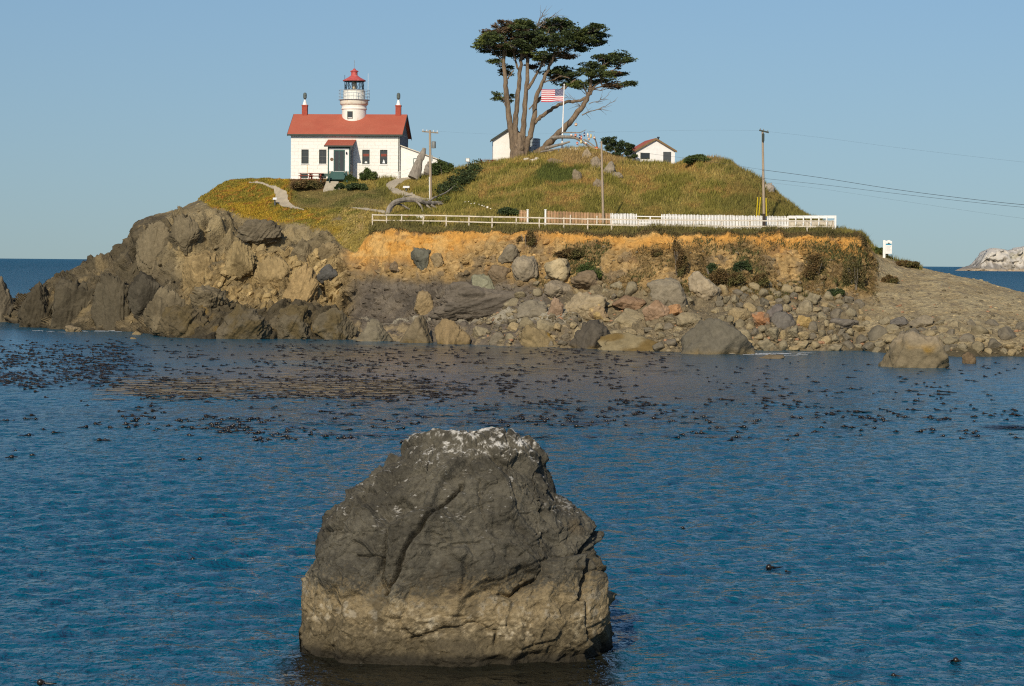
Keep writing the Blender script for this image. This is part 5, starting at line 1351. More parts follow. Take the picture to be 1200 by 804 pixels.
picnic_table(359, 210.5, M['red_wood'], 'red picnic table under the left window of the cottage, left one of the pair', 0.1, Y=279.5)
picnic_table(370, 210.8, M['red_wood'], 'red picnic table beside the green bench left of the porch, right one of the pair', -0.15, Y=279)
picnic_table(570.5, 195, M['red_wood'], 'red picnic table on the grass left of the white shed', 0.1, Y=283)
r_ = empty('bench', P(381, 211.5, 279)); q = MB().box(-0.6, 0.6, -0.2, 0.2, 0.42, 0.47); q.build('seat', M['green_wood'], r_)
MB().box(-0.6, 0.6, 0.2, 0.24, 0.55, 0.85).build('backrest', M['green_wood'], r_)
for s in (-0.5, 0.5): MB().box(s - 0.04, s + 0.04, -0.2, 0.24, -0.2, 0.418).build('leg', M['green_wood'], r_)
tag(r_, 'dark green bench between the red picnic table and the stone steps', 'bench')

# ------------------------------------------------------------------ shed, tank, small house
def gable_house(name, origin, rz, W, D, wallh, apex, m_wall, m_roof, ov=0.3, base=-1.5, trim=M['dark_trim']):
    r_ = empty(name, origin, rz)
    q = MB(); q.prism([(0, base), (W, base), (W, wallh), (W / 2, apex), (0, wallh)], 0, D); q.build('wall', m_wall, r_)
    s = (apex - wallh) / (W / 2)
    rf = None
    for sg in (-1, 1):
        xe = W / 2 + sg * (W / 2 + ov); ze = wallh - ov * s
        poly = [(W / 2, apex + 0.02), (xe, ze + 0.02), (xe, ze + 0.13), (W / 2, apex + 0.14)]
        if sg < 0: poly = [(q_[0] - 0.002, q_[1]) for q_ in poly]
        rf = MB().prism(poly, -ov, D + ov).build('roof', m_roof, r_)
        poly2 = [(W / 2, apex - 0.10), (xe, ze - 0.10), (xe, ze + 0.14), (W / 2, apex + 0.15)]
        if sg < 0: poly2 = [(q_[0] - 0.002, q_[1]) for q_ in poly2]
        MB().prism(poly2, -ov - 0.045, -ov - 0.004).build('bargeboard', trim, rf)
    return r_
so2 = P(577.7, 192, 287.5)
shed = gable_house('shed', so2, R(2), 4.5, 4.0, 3.05, 4.55, M['white'], M['grey_metal'])
MB().box(1.95, 2.55, -0.03, -0.004, 3.35, 3.85).build('vent', M['dark_trim'], shed)
tag(shed, 'white gabled shed half hidden behind the big cypress trunk', 'shed')
tk = P(623, 177, 288)
r_ = empty('water_tank', tk)
MB().lathe([(1.05, -0.6), (1.05, 1.38), (1.09, 1.40), (1.09, 1.50), (0.9, 1.56)], n=32).build('tank', M['tank'], r_, smooth=True)
q = MB()
for z in (0.2, 0.6, 1.0): q.lathe([(1.052, z), (1.075, z + 0.02), (1.052, z + 0.05)], n=32)
q.build('hoop', M['grey_metal'], r_)
tag(r_, 'grey galvanised water tank behind the cypress between shed and flagpole', 'water tank')
ho = P(745.5, 190, 284)
sh = gable_house('small_house', ho, R(8), 4.85, 6.5, 1.45, 2.85, M['white_trim'], M['roof_red'], 0.22, trim=mat('brown_roof_edge', (0.20, 0.13, 0.06), 0.7))
dr = MB().box(3.38, 4.36, -0.05, -0.004, -1.0, 1.32).build('door', M['door_grey'], sh)
MB().box(3.45, 3.52, -0.09, -0.052, 0.25, 0.35).build('handle', M['iron'], dr)
wn_ = MB().box(0.52, 1.68, -0.05, -0.004, 0.40, 1.15).build('window', M['dark_trim'], sh)
MB().box(0.58, 1.62, -0.062, -0.052, 0.46, 1.09).build('pane', M['glass'], wn_)
MB().tube([(2.95, 1.0, 2.2), (2.95, 1.0, 3.05)], 0.11, 12).tube([(2.95, 1.0, 3.05), (2.95, 1.0, 3.20)], 0.16, 12).build('stovepipe', M['iron'], sh)
tag(sh, 'small white house with red roof, grey door and one window behind the mound', 'house')

# ------------------------------------------------------------------ trees
TYY = 285.0
SC = TYY / F
def branch(pts, w0, w1, off=0.0, seed=1, n=10):
    """limb through picture points; widths in px; wiggles a little; returns points and radii"""
    r_ = np.random.default_rng(seed)
    pts = [tuple(p) + (0,) * (3 - len(p)) for p in pts]
    xs = np.array([P(p[0], p[1], TYY + p[2] + off) for p in pts])
    t = np.linspace(0, 1, len(xs)); ti = np.linspace(0, 1, (len(xs) - 1) * 4 + 1)
    o = pchip(t, xs, ti)
    rad = np.interp(ti, [0, 1], [w0, w1]) * SC / 2 * (1 + 0.05 * r_.normal(size=len(ti)))
    o[1:-1] += r_.normal(0, 0.05, (len(ti) - 2, 3))
    return o, rad

def tree(name, label, base, stems, limbs, pads, per, seed, dead=(), cat='tree'):
    root = empty(name, base)
    bz = np.array(base)
    q = MB(); wood = []
    for k, (pts, w0, w1) in enumerate(stems):
        o, rd = branch(pts, w0, w1, seed=seed + k); wood += [(o_, r_) for o_, r_ in zip(o[2:], rd[2:])]; rd = rd.copy(); rd *= 0.90; rd[:3] *= np.array([1.45, 1.25, 1.1])
        q.tube([p - bz for p in o], list(rd), 12)
    q.build('trunk', M['bark'], root, smooth=True)
    for k, (pts, w0, w1) in enumerate(limbs):
        o, rd = branch(pts, w0, w1, seed=seed + 50 + k); wood += list(zip(o, rd))
        MB().tube([p - bz for p in o], list(rd), 8).build('limb', M['bark'], root, smooth=True)
    for k, (pts, w0, w1) in enumerate(dead):
        q = MB(); r2 = np.random.default_rng(seed + 90 + k)
        o, rd = branch(pts, w0, w1, seed=seed + 70 + k); q.tube([p - bz for p in o], list(rd), 6)
        for j in range(14):
            i0 = r2.integers(2, len(o)); d = (o[i0] - o[i0 - 1]); d = d / np.linalg.norm(d)
            e = o[i0] + (d + r2.normal(0, 0.45, 3)) * r2.uniform(0.5, 1.3)
            q.tube([o[i0] - bz, (o[i0] + e) / 2 + r2.normal(0, 0.05, 3) - bz, e - bz], [0.028, 0.02, 0.008], 5)
        q.build('dead_branch', M['twig'], root)
    for k, (x, y, rx_, ry_, dy, kind) in enumerate(pads):
        r2 = np.random.default_rng(seed + 200 + k)
        ctr = P(x, y, TYY + dy) - bz
        cand = [(np.linalg.norm((o_ - bz - ctr) * np.array([1, 0.6, 1])) + 2.5 * max(0, o_[2] - bz[2] - ctr[2] + 0.2), o_, r_) for o_, r_ in wood]
        _d, o_, r_ = min(cand, key=lambda t_: abs(t_[0] - 1.6)) if rx_ > 5 else min(cand, key=lambda t_: t_[0])
        for j in range(3):
            e_ = ctr + np.array([r2.uniform(-0.7, 0.7) * rx_ * SC, r2.uniform(-0.4, 0.4) * rx_ * SC, r2.uniform(-0.4, 0.3) * ry_ * SC]); s_ = o_ - bz
            m1, m2 = s_ + (e_ - s_) * 0.35 + r2.normal(0, 0.14, 3) - np.array([0, 0, 0.12]), s_ + (e_ - s_) * 0.7 + r2.normal(0, 0.14, 3)
            w_ = min(r_ * 0.6, 0.10) * (1.0 if j == 0 else 0.55)
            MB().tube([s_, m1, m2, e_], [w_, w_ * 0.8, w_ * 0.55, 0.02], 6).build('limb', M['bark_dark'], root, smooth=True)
        blobs = []
        nb_ = max(5, int(rx_ * 0.95))
        for j in range(nb_):
            a_, b_ = r2.uniform(-1, 1), r2.uniform(-1, 1)
            blobs.append((ctr + np.array([a_ * rx_ * SC * 0.82, b_ * rx_ * SC * 0.7, (r2.normal(0.05, 0.62) - 0.25 * abs(a_) + 0.12 * a_) * ry_ * SC]),
                          np.array([1.0, 0.85, 0.30]) * r2.uniform(0.35, 1.15)))
        o = link('foliage', leaf_mesh('foliage', blobs, per, 0.20, seed + k, 0.40, 0.9), M['cypress_brown'] if kind == 'b' else M['cypress'], root)
        q = MB()                                                # twigs that carry the pad
        for j in range(5):
            e = ctr + np.array([r2.uniform(-0.8, 0.8) * rx_ * SC, r2.uniform(-0.5, 0.5) * rx_ * SC, r2.uniform(-0.1, 0.4) * ry_ * SC])
            s0 = ctr + np.array([r2.uniform(-0.3, 0.3) * rx_ * SC - 0.1, 0, -ry_ * SC * r2.uniform(0.9, 1.5)])
            q.tube([s0, (s0 + e) / 2 + np.array([0, 0, -0.15]), e], [0.05, 0.035, 0.015], 5)
        q.build('twigs', M['twig'], o)
    return tag(root, label, cat)

bz = spot(608, 285); 
main_stems = [
 ([(603, 190), (601, 172), (599, 155), (596, 132), (593, 106), (592, 88), (590, 70), (592, 52), (593, 42)], 9.5, 3.0),
 ([(607, 190), (605, 170), (604, 152), (605, 135), (607, 110), (609, 86), (611, 66), (613, 46)], 9.5, 3.5),
 ([(611, 190), (612, 170), (613, 152), (615, 130), (617, 100), (618, 76), (617, 58), (621, 42)], 9.0, 3.0),
 ([(613, 190), (617, 172), (622, 155), (626, 135), (628, 118), (632, 104), (639, 90), (646, 74), (651, 60), (660, 48)], 8.5, 2.6),
]
main_stems.insert(0, ([(608, 195), (608, 186), (608.5, 176), (609.5, 166), (610.5, 156)], 22, 9))
main_limbs = [
 ([(626, 144), (634, 137), (645, 129), (658, 122), (668, 119.5), (678, 118), (688, 113), (696, 104)], 5.0, 2.4),
 ([(629, 120, 0.5), (638, 112, 1), (650, 109, 1), (662, 103, 1), (674.5, 93.5, 0.5)], 3.6, 2.2),
 ([(618, 104), (624, 96), (628, 88), (634, 78), (640, 66, -1)], 4.2, 1.8),
 ([(609, 84), (605, 74), (602, 62), (603, 50), (597, 40)], 3.0, 1.2),
 ([(592, 76), (586, 68), (578, 61), (568, 54)], 2.4, 1.0),
 ([(613, 60), (606, 50), (600, 40), (592, 34)], 2.6, 1.0),
 ([(618, 60), (628, 52), (636, 44), (648, 30)], 2.8, 1.0),
 ([(648, 68), (660, 60), (674, 54), (690, 49)], 2.6, 1.0),
 ([(654, 56), (668, 46), (684, 40), (698, 34)], 2.4, 0.9),
 ([(593, 95), (597, 90), (602, 82)], 2.0, 1.0),
 ([(594, 112), (590, 116), (588, 112)], 2.0, 0.9),
 ([(636, 96), (646, 94), (658, 90), (668, 92)], 1.6, 0.8),
 ([(620, 128, -1), (631, 113.5, -1.5)], 1.6, 0.6),
]
main_pads = [
 (563, 50, 10, 4, 0, 'g'), (576, 47, 13, 7, -2, 'g'), (573, 56, 12, 4, 1, 'g'), (580, 37, 14, 4.5, 1, 'b'), (590, 31, 14, 5, -1, 'b'), (588, 45, 14, 7, 2, 'g'), (590, 55, 11, 4, -1, 'b'),
 (606, 27, 16, 4.5, 0, 'g'), (600, 38, 16, 8, 2, 'g'), (614, 35, 14, 8, -2, 'g'), (602, 50, 14, 5, -2, 'g'), (617, 51, 10, 5, 2, 'g'), (610, 44, 12, 6, 0, 'b'),
 (627, 38, 10, 8, 2, 'g'), (639, 41, 11, 8, -2.5, 'g'), (636, 62, 8, 4.5, -2, 'g'), (643, 30, 11, 4, 1, 'g'), (655, 26, 13, 3, 0, 'g'), (648, 34, 9, 5, 1, 'b'), (656, 41, 13, 6, 0, 'g'), (662, 35, 11, 4, 2, 'g'),
 (676, 36, 14, 4.5, -1, 'g'), (693, 37, 13, 4, 1, 'g'), (699, 31.5, 9, 3.5, -1, 'g'), (678, 46, 18, 4.5, 0, 'g'), (700, 49.5, 11, 3, 1, 'g'), (657, 52, 16, 6, -2, 'g'), (675, 55, 14, 4, 1, 'g'), (655, 63, 11, 4, 1, 'g'),
 (668, 66, 7, 1.8, 0, 'b'), (578.5, 72, 4.5, 2, 0, 'g'), (593, 81.5, 11, 5.5, 2, 'g'), (591, 113, 10.5, 5.5, 1, 'g'), (660, 83, 13, 4.5, 2, 'g'), (650, 91, 8, 4, 2.5, 'b'), (667, 97, 14, 3, 2, 'g'), (625, 78, 8, 3, 3, 'b'), (632, 52, 8, 3, 2, 'g'),
]
dead = [([(624, 44), (628, 34), (633, 22), (640, 11)], 2.2, 0.5), ([(629, 34), (637, 26), (646, 20), (654, 18.5)], 1.6, 0.5), ([(630, 30), (640, 22), (652, 24)], 1.2, 0.4)]
tree('cypress_tree', 'big many-stemmed cypress with flat dark crown growing by the white shed', bz, main_stems, main_limbs, main_pads + [(615, 30, 12, 5, 1, 'g'), (626, 46, 11, 5, 0, 'g'), (598, 57, 10, 4, 1, 'g'), (584, 53, 10, 4, -1, 'g'), (646, 49, 12, 5, 1, 'g'), (668, 44, 13, 5, -1, 'g'), (690, 43, 12, 4, 0, 'g'), (622, 57, 9, 3, -1, 'g'), (664, 29, 9, 3, 1, 'g'), (640, 72, 9, 3.5, 1, 'g'), (647, 85, 10, 3.5, 1, 'g'), (633, 67, 8, 3, 2, 'g'), (604, 63, 10, 3.5, 2, 'g'), (618, 65, 8, 3, 2, 'b'), (583, 61, 8, 3, 1, 'g'), (671, 88, 9, 2.5, 1, 'g'), (570, 43, 8, 3, 0, 'g'), (705, 42, 8, 2.5, 1, 'g')], 150, 1000, dead)
bz2 = spot(634, 284.5)
lean_stems = [([(631, 181, 1), (640, 171, 0.5), (652, 159, 0), (667, 144, -0.5), (680, 129, 0), (687, 117, 0), (691, 106, 0), (693, 96, 0), (694, 88, 0)], 10.0, 3.0)]
lean_limbs = [([(691, 108), (697, 101), (706, 93), (716, 84), (728, 76)], 2.6, 0.9), ([(693, 98), (690, 90), (684, 82)], 2.0, 0.8), ([(692, 106), (702, 102), (714, 100), (730, 97)], 2.0, 0.8),
              ([(694, 92), (700, 84), (708, 76), (718, 70)], 2.0, 0.8), ([(690, 112), (682, 102), (674, 98)], 1.4, 0.7), ([(692, 104), (704, 106), (716, 102)], 1.2, 0.5)]
lean_pads = [(699, 77, 14, 5, 0, 'g'), (714, 72, 14, 5, 1, 'g'), (730, 70, 11, 4.5, -1, 'g'), (722, 65, 9, 2.5, 0, 'g'), (688, 82, 10, 4.5, 1, 'g'), (702, 87, 14, 4, -1, 'g'), (698, 95, 10, 3, 1, 'g'), (715, 86, 9, 2, 0, 'b'),
             (726, 87, 9, 1.6, 1, 'g'), (718, 100, 13, 3.2, 0, 'b'), (735, 97.5, 8, 2.4, 0, 'g'), (680, 99.5, 9, 2.2, 0, 'g'), (705, 67, 8, 2, 0, 'g')]
lean_dead = [([(682, 135), (692, 131), (706, 126), (722, 118)], 1.5, 0.4), ([(690, 122), (700, 119), (712, 112)], 1.0, 0.3), ([(688, 113), (680, 124), (672, 116), (664, 114)], 0.9, 0.3)]
tree('cypress_tree', 'leaning cypress whose bent trunk rises to the right behind the flagpole', bz2, lean_stems, lean_limbs, lean_pads, 150, 2000, lean_dead)

# dark spreading juniper on the mound crest
jb = P(727, 189, 281.5)
r_ = empty('juniper_tree', jb)
blobs = []; r2 = np.random.default_rng(77)
for (x, y, rx_, ry_) in [(711, 166, 7, 4), (720, 165, 8, 5), (730, 169, 9, 6), (716, 173, 9, 5), (727, 176, 10, 6), (737, 179, 8, 5), (738, 172, 6, 3), (733, 185, 9, 5), (744, 183, 5, 3), (722, 182, 7, 5)]:
    for j in range(5):
        blobs.append((P(x, y, 282) - jb + r2.normal(0, 0.25, 3) * np.array([rx_ / 8, 1.6, ry_ / 8]), np.array([rx_ * 0.06, 0.7, ry_ * 0.055])))
link('foliage', leaf_mesh('foliage', blobs, 150, 0.2, 78, 0.6, 0.9), M['bush_dark'], r_)
MB().tube([(0, 0, -0.5), (-0.3, 0, 0.6), (-0.8, 0.1, 1.5)], [0.14, 0.1, 0.05], 8).tube([(0, 0, -0.3), (0.3, 0.1, 0.8), (0.6, 0, 1.2)], [0.12, 0.08, 0.04], 8).build('trunk', M['bark'], r_)
tag(r_, 'low dark green juniper left of the small red-roofed house', 'tree')

# ------------------------------------------------------------------ flag
fb_ = P(658.3, 180, 282); ft = P(661.2, 100, 282)
r_ = empty('flagpole', fb_)
tp = ft - fb_
MB().tube([(0, 0, -0.4), tuple(tp * 0.5), tuple(tp)], [0.10, 0.085, 0.06], 12).build('pole', M['white_trim'], r_, smooth=True)
MB().lathe([(0.02, 0), (0.09, 0.05), (0.10, 0.1), (0.06, 0.17), (0.01, 0.19)], tuple(tp), 12).build('finial', M['white_trim'], r_, smooth=True)
MB().lathe([(0.22, -0.3), (0.22, 0.10), (0.14, 0.14)], n=16).build('footing', M['concrete'], r_)
tag(r_, 'slender white flagpole on the mound, slightly leaning', 'flagpole')
fw, fh = 2.72, 1.50
fo = P(660.9, 104.6, 282)
fe = empty('flag', fo)
def flag_pt(u, w):                                              # u from hoist to fly, w from top down
    x = -0.06 - u * fw * 0.975 + 0.03 * math.sin(5 * u); y = 0.16 * u ** 0.7 * math.sin(7.5 * u + 1.2 * w) ; z = -w * fh * (1 - 0.02 * math.sin(6 * u)) - 0.10 * u * u + 0.05 * math.sin(7 * u + 1) * u
    return (x - 0.03 * w, y, z)
nu, ns = 28, 13
cu = 11
for part in ('stripes', 'canton'):
    q = MB(); mi = []
    for sr in range(ns):
        for u in range(nu):
            if ('canton' if (u < cu and sr < 7) else 'stripes') != part: continue
            q.add([flag_pt(u / nu, sr / ns), flag_pt((u + 1) / nu, sr / ns), flag_pt((u + 1) / nu, (sr + 1) / ns), flag_pt(u / nu, (sr + 1) / ns)], [(0, 1, 2, 3)]); mi.append(sr % 2)
    me = bpy.data.meshes.new(part)
    bm = bmesh.new(); vm = {}
    for k, fc in enumerate(q.f):
        vv = []
        for i_ in fc:
            key = tuple(round(c_, 4) for c_ in q.v[i_])
            if key not in vm: vm[key] = bm.verts.new(q.v[i_])
            vv.append(vm[key])
        nf = bm.faces.new(vv); nf.smooth = True; nf.material_index = mi[k] if part == 'stripes' else 0
    bm.to_mesh(me); bm.free()
    o = link(part, me, None, fe)
    for m_ in ((M['flag_red'], M['flag_white']) if part == 'stripes' else (M['flag_blue'],)): me.materials.append(m_)
q = MB()
for row in range(9):
    for cidx in range(6 if row % 2 == 0 else 5):
        u0 = (cu / nu) * ((cidx * 2 + 1 + row % 2) / 12); w0 = (7 / 13) * ((row + 1) / 10)
        for off in (-0.012, 0.012):
            vv = []
            for k in range(10):
                rr = 0.042 if k % 2 == 0 else 0.017; a_ = math.pi / 2 + k * math.pi / 5
                p = flag_pt(u0 + rr * math.cos(a_) / fw, w0 - rr * math.sin(a_) / fh); vv.append((p[0], p[1] + off, p[2]))
            q.add(vv, [tuple(range(10))])
q.build('stars', M['flag_white'], fe)
tag(fe, 'red, white and blue flag with stars and stripes flying left from the white pole', 'flag')

# ------------------------------------------------------------------ dead branches hung with floats
def limb_obj(name, curves, m_, label, cat, origin, part='branch', n=8):
    r_ = empty(name, origin); o0 = np.array(origin)
    for pts, rad in curves:
        t = np.linspace(0, 1, len(pts)); ti = np.linspace(0, 1, (len(pts) - 1) * 4 + 1)
        o = pchip(t, np.array(pts), ti)
        rd = np.interp(ti, np.linspace(0, 1, len(rad)), rad)
        MB().tube([p - o0 for p in o], list(rd), n).build(part, m_, r_, smooth=True)
    return tag(r_, label, cat)
BY = 281.5
L = lambda *a: [P(x, y, BY + (d[0] if d else 0)) for x, y, *d in a]
limb_obj('dead_branches', [
 (L((640, 174, 1), (650, 171), (660, 168.5), (668, 166)), [0.22, 0.16, 0.10]),
 (L((646, 161.5, 1), (660, 160.5), (672, 161), (684, 167), (692, 172), (698, 175)), [0.22, 0.20, 0.16, 0.14]),
 (L((658, 155.5, 0.5), (668, 155.3), (678, 155.5), (687, 152)), [0.08, 0.07, 0.03]),
 (L((684, 163), (692, 168), (699, 173.5)), [0.10, 0.08, 0.05]), (L((690, 154.5), (697, 154.3)), [0.03, 0.02]),
 (L((696, 160), (699, 168), (700.5, 176)), [0.08, 0.09, 0.10]), (L((634, 178, 1), (648, 175.5), (662, 174)), [0.12, 0.10, 0.08]),
], M['wood_grey'], 'fallen grey branches right of the flagpole hung with fishing floats', 'dead branches', P(665, 178, BY))
FL = [(675, 146, 'tan', 'o', 'round tan float hanging alone above the dead branches'), (669.5, 158.5, 'white', 'o', 'small white float hanging nearest to the flagpole'),
      (674.5, 158.5, 'orange', 'o', 'small orange float beside the small white float on the branches'), (679.5, 160, 'blue', 'l', 'dark blue float in the middle of the branches'),
      (681.3, 161.5, 'red', 'l', 'red float right next to the dark blue float'), (684.8, 157.5, 'blue', 'l', 'dark float hanging from the upper end of the thin branch'),
      (688.8, 158.5, 'white', 'l', 'tall cream float at the top of the float cluster'), (692.5, 159.5, 'yellow', 'l', 'pale yellow float right of the tall cream float'),
      (696.5, 161.5, 'tan', 'o', 'tan float at the right end of the upper row'), (676.5, 168, 'red', 'o', 'red-orange float low under the thick branch'),
      (681, 166, 'yellow', 'l', 'yellow float hanging under the thick branch beside the red-orange one'), (686.5, 168, 'white', 'o', 'big white and pink float under the thick branch'),
      (698.8, 174.3, 'orange', 'O', 'big bright orange float lowest on the right'), (690, 163, 'tan', 'o', 'small tan float in the middle of the float cluster')]
for k, (x, y, cl, shp, label) in enumerate(FL):
    p = P(x, y, BY - 0.2)
    r_ = empty('fishing_float', p)
    a_, h_ = {'o': (0.16, 0.18), 'l': (0.12, 0.28), 'O': (0.24, 0.25)}[shp]
    if k == 0: a_, h_ = 0.19, 0.20
    MB().lathe([(a_ * math.sin(t_), -h_ * math.cos(t_)) for t_ in np.linspace(0.12, math.pi - 0.12, 9)], n=14).build('float_body', M['buoy_' + cl], r_, smooth=True)
    MB().lathe([(a_ * 1.01, -0.03), (a_ * 1.03, 0), (a_ * 1.01, 0.03)], n=14).build('stripe', M['buoy_white' if cl != 'white' else 'buoy_red'], r_, smooth=True)
    ln_ = 2.4 if k == 0 else 0.25
    top = (0, 0, h_ + ln_) if k else tuple(P(679, 117.5, 285) - p)
    MB().tube([(0, 0, h_ * 0.9), top], 0.012, 5).build('rope', M['twig'], r_)
    tag(r_, label, 'fishing float', 'fishing floats hung on the dead branches')
MB_ = MB().box(-0.6, 0.6, -0.3, 0.3, -0.3, 0.42); tag(MB_.build('planter', M['white_trim'], None, P(674, 178.3, 281), bevel=0.03), 'low white block under the hanging floats right of the flagpole', 'block')
tag(MB().box(-0.14, 0.14, -0.14, 0.14, -0.3, 0.42).build('marker_block', M['white_trim'], None, P(667, 178.3, 281), bevel=0.03), 'small upright white block between flagpole and the low white block', 'block')

# ------------------------------------------------------------------ fallen tree and driftwood
FY = 263
L2 = lambda *a: [P(x, y, FY + (d[0] if d else 0)) for x, y, *d in a]
ft_root = limb_obj('fallen_tree', [
 (L2((452, 259, -2), (454.5, 250, -2), (458, 242, -1.5), (466, 236, -1), (478, 234, 0), (490, 235, 0), (500, 238, 1), (516, 238, 3), (530, 232, 6), (545, 222, 10), (556, 210, 14)), [0.36, 0.34, 0.30, 0.26, 0.26, 0.22, 0.15]),
 (L2((462, 238, -1), (470, 240, -0.5), (484, 247, 0), (500, 250, 1)), [0.14, 0.12, 0.09, 0.06]),
 (L2((486, 234), (494, 243, -0.5), (497, 257, -1)), [0.16, 0.11, 0.07]),
 (L2((500, 238, 1), (508, 232, 2), (522, 226, 5), (536, 215, 9)), [0.14, 0.12, 0.08, 0.05]),
 (L2((505, 240, 1), (515, 246, 1), (526, 254, 0)), [0.14, 0.10, 0.06]),
 (L2((498, 239, 1), (507, 247, 0), (512, 256, -1)), [0.13, 0.10, 0.06]),
 (L2((514, 239, 2), (528, 239, 4), (540, 233, 7), (552, 222, 11)), [0.13, 0.10, 0.06]),
 (L2((470, 235, 0), (474, 230, 0), (483, 229, 1)), [0.08, 0.07, 0.03]),
], M['wood_grey'], 'fallen windswept cypress with arching grey roots behind the rail fence', 'fallen tree', spot(500, 262))
o0 = np.array(ft_root.location); blobs = []; r2 = np.random.default_rng(5)
for k in range(34):
    t = r2.random(); x = lerp(517, 562, t); y = lerp(230, 200, t) + r2.normal(0, 5)
    g = hit(x, y); 
    if g is None: continue
    blobs.append((g + np.array([0, -0.5, 0.35]) - o0, np.array([1.0, 0.9, 0.42])))
link('foliage', leaf_mesh('foliage', blobs, 170, 0.2, 6, 0.5, 0.9), M['cypress'], ft_root)

def standing_log(px, py, tx, ty, w, label, Y, rows):
    b0 = P(px, py, Y); t0 = P(tx, ty, Y + 0.8)
    r_ = np.random.default_rng(int(px)); d = t0 - b0
    n = 14; vs_ = []
    q = MB(); q.tube([b0 + d * t_ - b0 + np.array([0.05 * math.sin(9 * t_), 0, 0]) for t_ in np.linspace(-0.05, 1, n)],
                     [w * (1 - 0.68 * t_ ** 1.4) * (1 + 0.10 * r_.normal()) for t_ in np.linspace(0, 1, n)], 10)
    o = q.build('driftwood_log', M['wood_grey'], None, b0, smooth=True); o.scale = (1, 0.55, 1)
    return tag(o, label, 'driftwood')
standing_log(485, 207.5, 497.3, 174, 0.72, 'tall pointed driftwood slab leaning by the lean-to of the cottage', 279.5, 0)
standing_log(499.5, 203, 502, 190, 0.38, 'short driftwood stump right behind the utility pole with a transformer', 280, 0)
for k in range(9):                                              # white edging stones
    x = 546 + k * 3.3 + (2 if k > 3 else 0) + random.uniform(-0.6, 0.6); y = 237 + k * 1.05 + random.uniform(-0.8, 0.8)
    g = hit(x, y); v, f = rock_shape(700 + k, 3, 10, 12)
    o = link('edging_stone', npmesh('edging_stone', v * np.array([0.16, 0.15, 0.12]) * random.uniform(0.6, 1.2), f, True, np.repeat([[0.72, 0.66, 0.56]], len(v), 0)), M['rock'], None, g + np.array([0, 0, 0.08]))
    tag(o, 'whitewashed stone in the row on the bank above the white gate posts', 'stone', 'white edging stones')
for k, (x, y, lb) in enumerate([(617, 188, 'leftmost'), (624, 189.5, 'middle'), (629, 187.5, 'rightmost')]):
    g = hit(x, y) if hit(x, y) is not None else P(x, y, 284)
    v, f = rock_shape(720 + k, 3, 10, 12)
    tag(link('stone', npmesh('stone', v * np.array([0.38, 0.3, 0.24]), f, True, np.repeat([[0.52, 0.46, 0.36]], len(v), 0)), M['rock'], None, g + np.array([0, 0, 0.1])), lb + ' of three pale stones at the foot of the big cypress', 'stone', 'pale stones at the cypress foot')

# ------------------------------------------------------------------ posts, lamps, panels, sign
def info_panel(px, py, label, Y=None, w=0.5, h=0.9):
    g = hit(px, py)
    r_ = empty('info_panel', g)
    MB().box(-0.09, 0.09, -0.06, 0.06, -0.2, h).build('post', M['door_grey'], r_)
    MB().prism([(-0.25, h + 0.01), (0.25, h + 0.22), (0.25, h + 0.27), (-0.25, h + 0.06)], -w / 2, w / 2, 'x').build('panel', M['white_trim'], r_)
    return tag(r_, label, 'information panel')
info_panel(322, 241.5, 'dark post with slanted white panel beside the path on the left headland', h=0.75, w=0.45)
info_panel(476, 224, 'low white slanted panel on a dark post in the bend of the path', h=0.35, w=0.75)
g = P(548, 197, 281); r_ = empty('floodlight', g)
MB().tube([(0, 0, -0.4), (0, 0, 0.72)], 0.05, 8).build('post', M['grey_metal'], r_)
hd = MB().box(-0.26, 0.26, -0.13, 0.16, 0.73, 1.22).build('lamp_head', M['grey_metal'], r_, bevel=0.03)
MB().box(-0.19, 0.19, -0.145, -0.132, 0.80, 1.15).build('lamp_glass', M['white_trim'], hd)
tag(r_, 'grey box floodlight on a short post on the mound skyline', 'floodlight')
tag(MB().box(-0.5, 0.5, -0.04, 0.04, 0.0, 0.42).box(-0.46, -0.40, -0.02, 0.02, -0.2, 0).box(0.40, 0.46, -0.02, 0.02, -0.2, 0).build('notice_board', M['white_trim'], None, P(492, 257, 258.5)), 'small white board standing behind the rail fence under the fallen tree', 'board')
tag(MB().box(-0.5, 0.5, -0.2, 0.2, 0.28, 0.34).box(-0.42, -0.34, -0.18, 0.18, -0.2, 0.28).box(0.34, 0.42, -0.18, 0.18, -0.2, 0.28).box(-0.5, 0.5, 0.18, 0.23, 0.40, 0.62).box(-0.42, -0.34, 0.19, 0.22, 0.34, 0.4).box(0.34, 0.42, 0.19, 0.22, 0.34, 0.4).build('bench', M['red_wood'], None, P(480, 258.5, 258.5)), 'small red bench behind the rail fence beside the white board', 'bench')

sg = hit(1036, 302); sg = spot(1036, sg[1] if sg is not None else 254)
r_ = empty('sign', sg, R(-3))
zt_ = P(1036, 281.5, sg[1])[2] - sg[2]
MB().box(-0.14, 0.14, -0.10, 0.10, -0.3, zt_).build('post', M['white_trim'], r_, bevel=0.015)
s_ = sg[1] / F
zb0 = zt_ - 15.8 * s_
bd = MB().prism([(0.145, zb0), (0.145 + 7.4 * s_, zb0), (0.145 + 7.4 * s_, zt_ - 0.10), (0.145 + 5.2 * s_, zt_ - 0.03), (0.145 + 3.7 * s_, zt_ + 0.03), (0.145 + 2.0 * s_, zt_ - 0.03), (0.145, zt_ - 0.10)], -0.035, 0.035).build('board', M['white_trim'], r_)
MB().box(0.17, 0.145 + 7.0 * s_, -0.043, -0.037, zt_ - 5.8 * s_, zt_ - 3.9 * s_).build('band', M['teal'], bd)
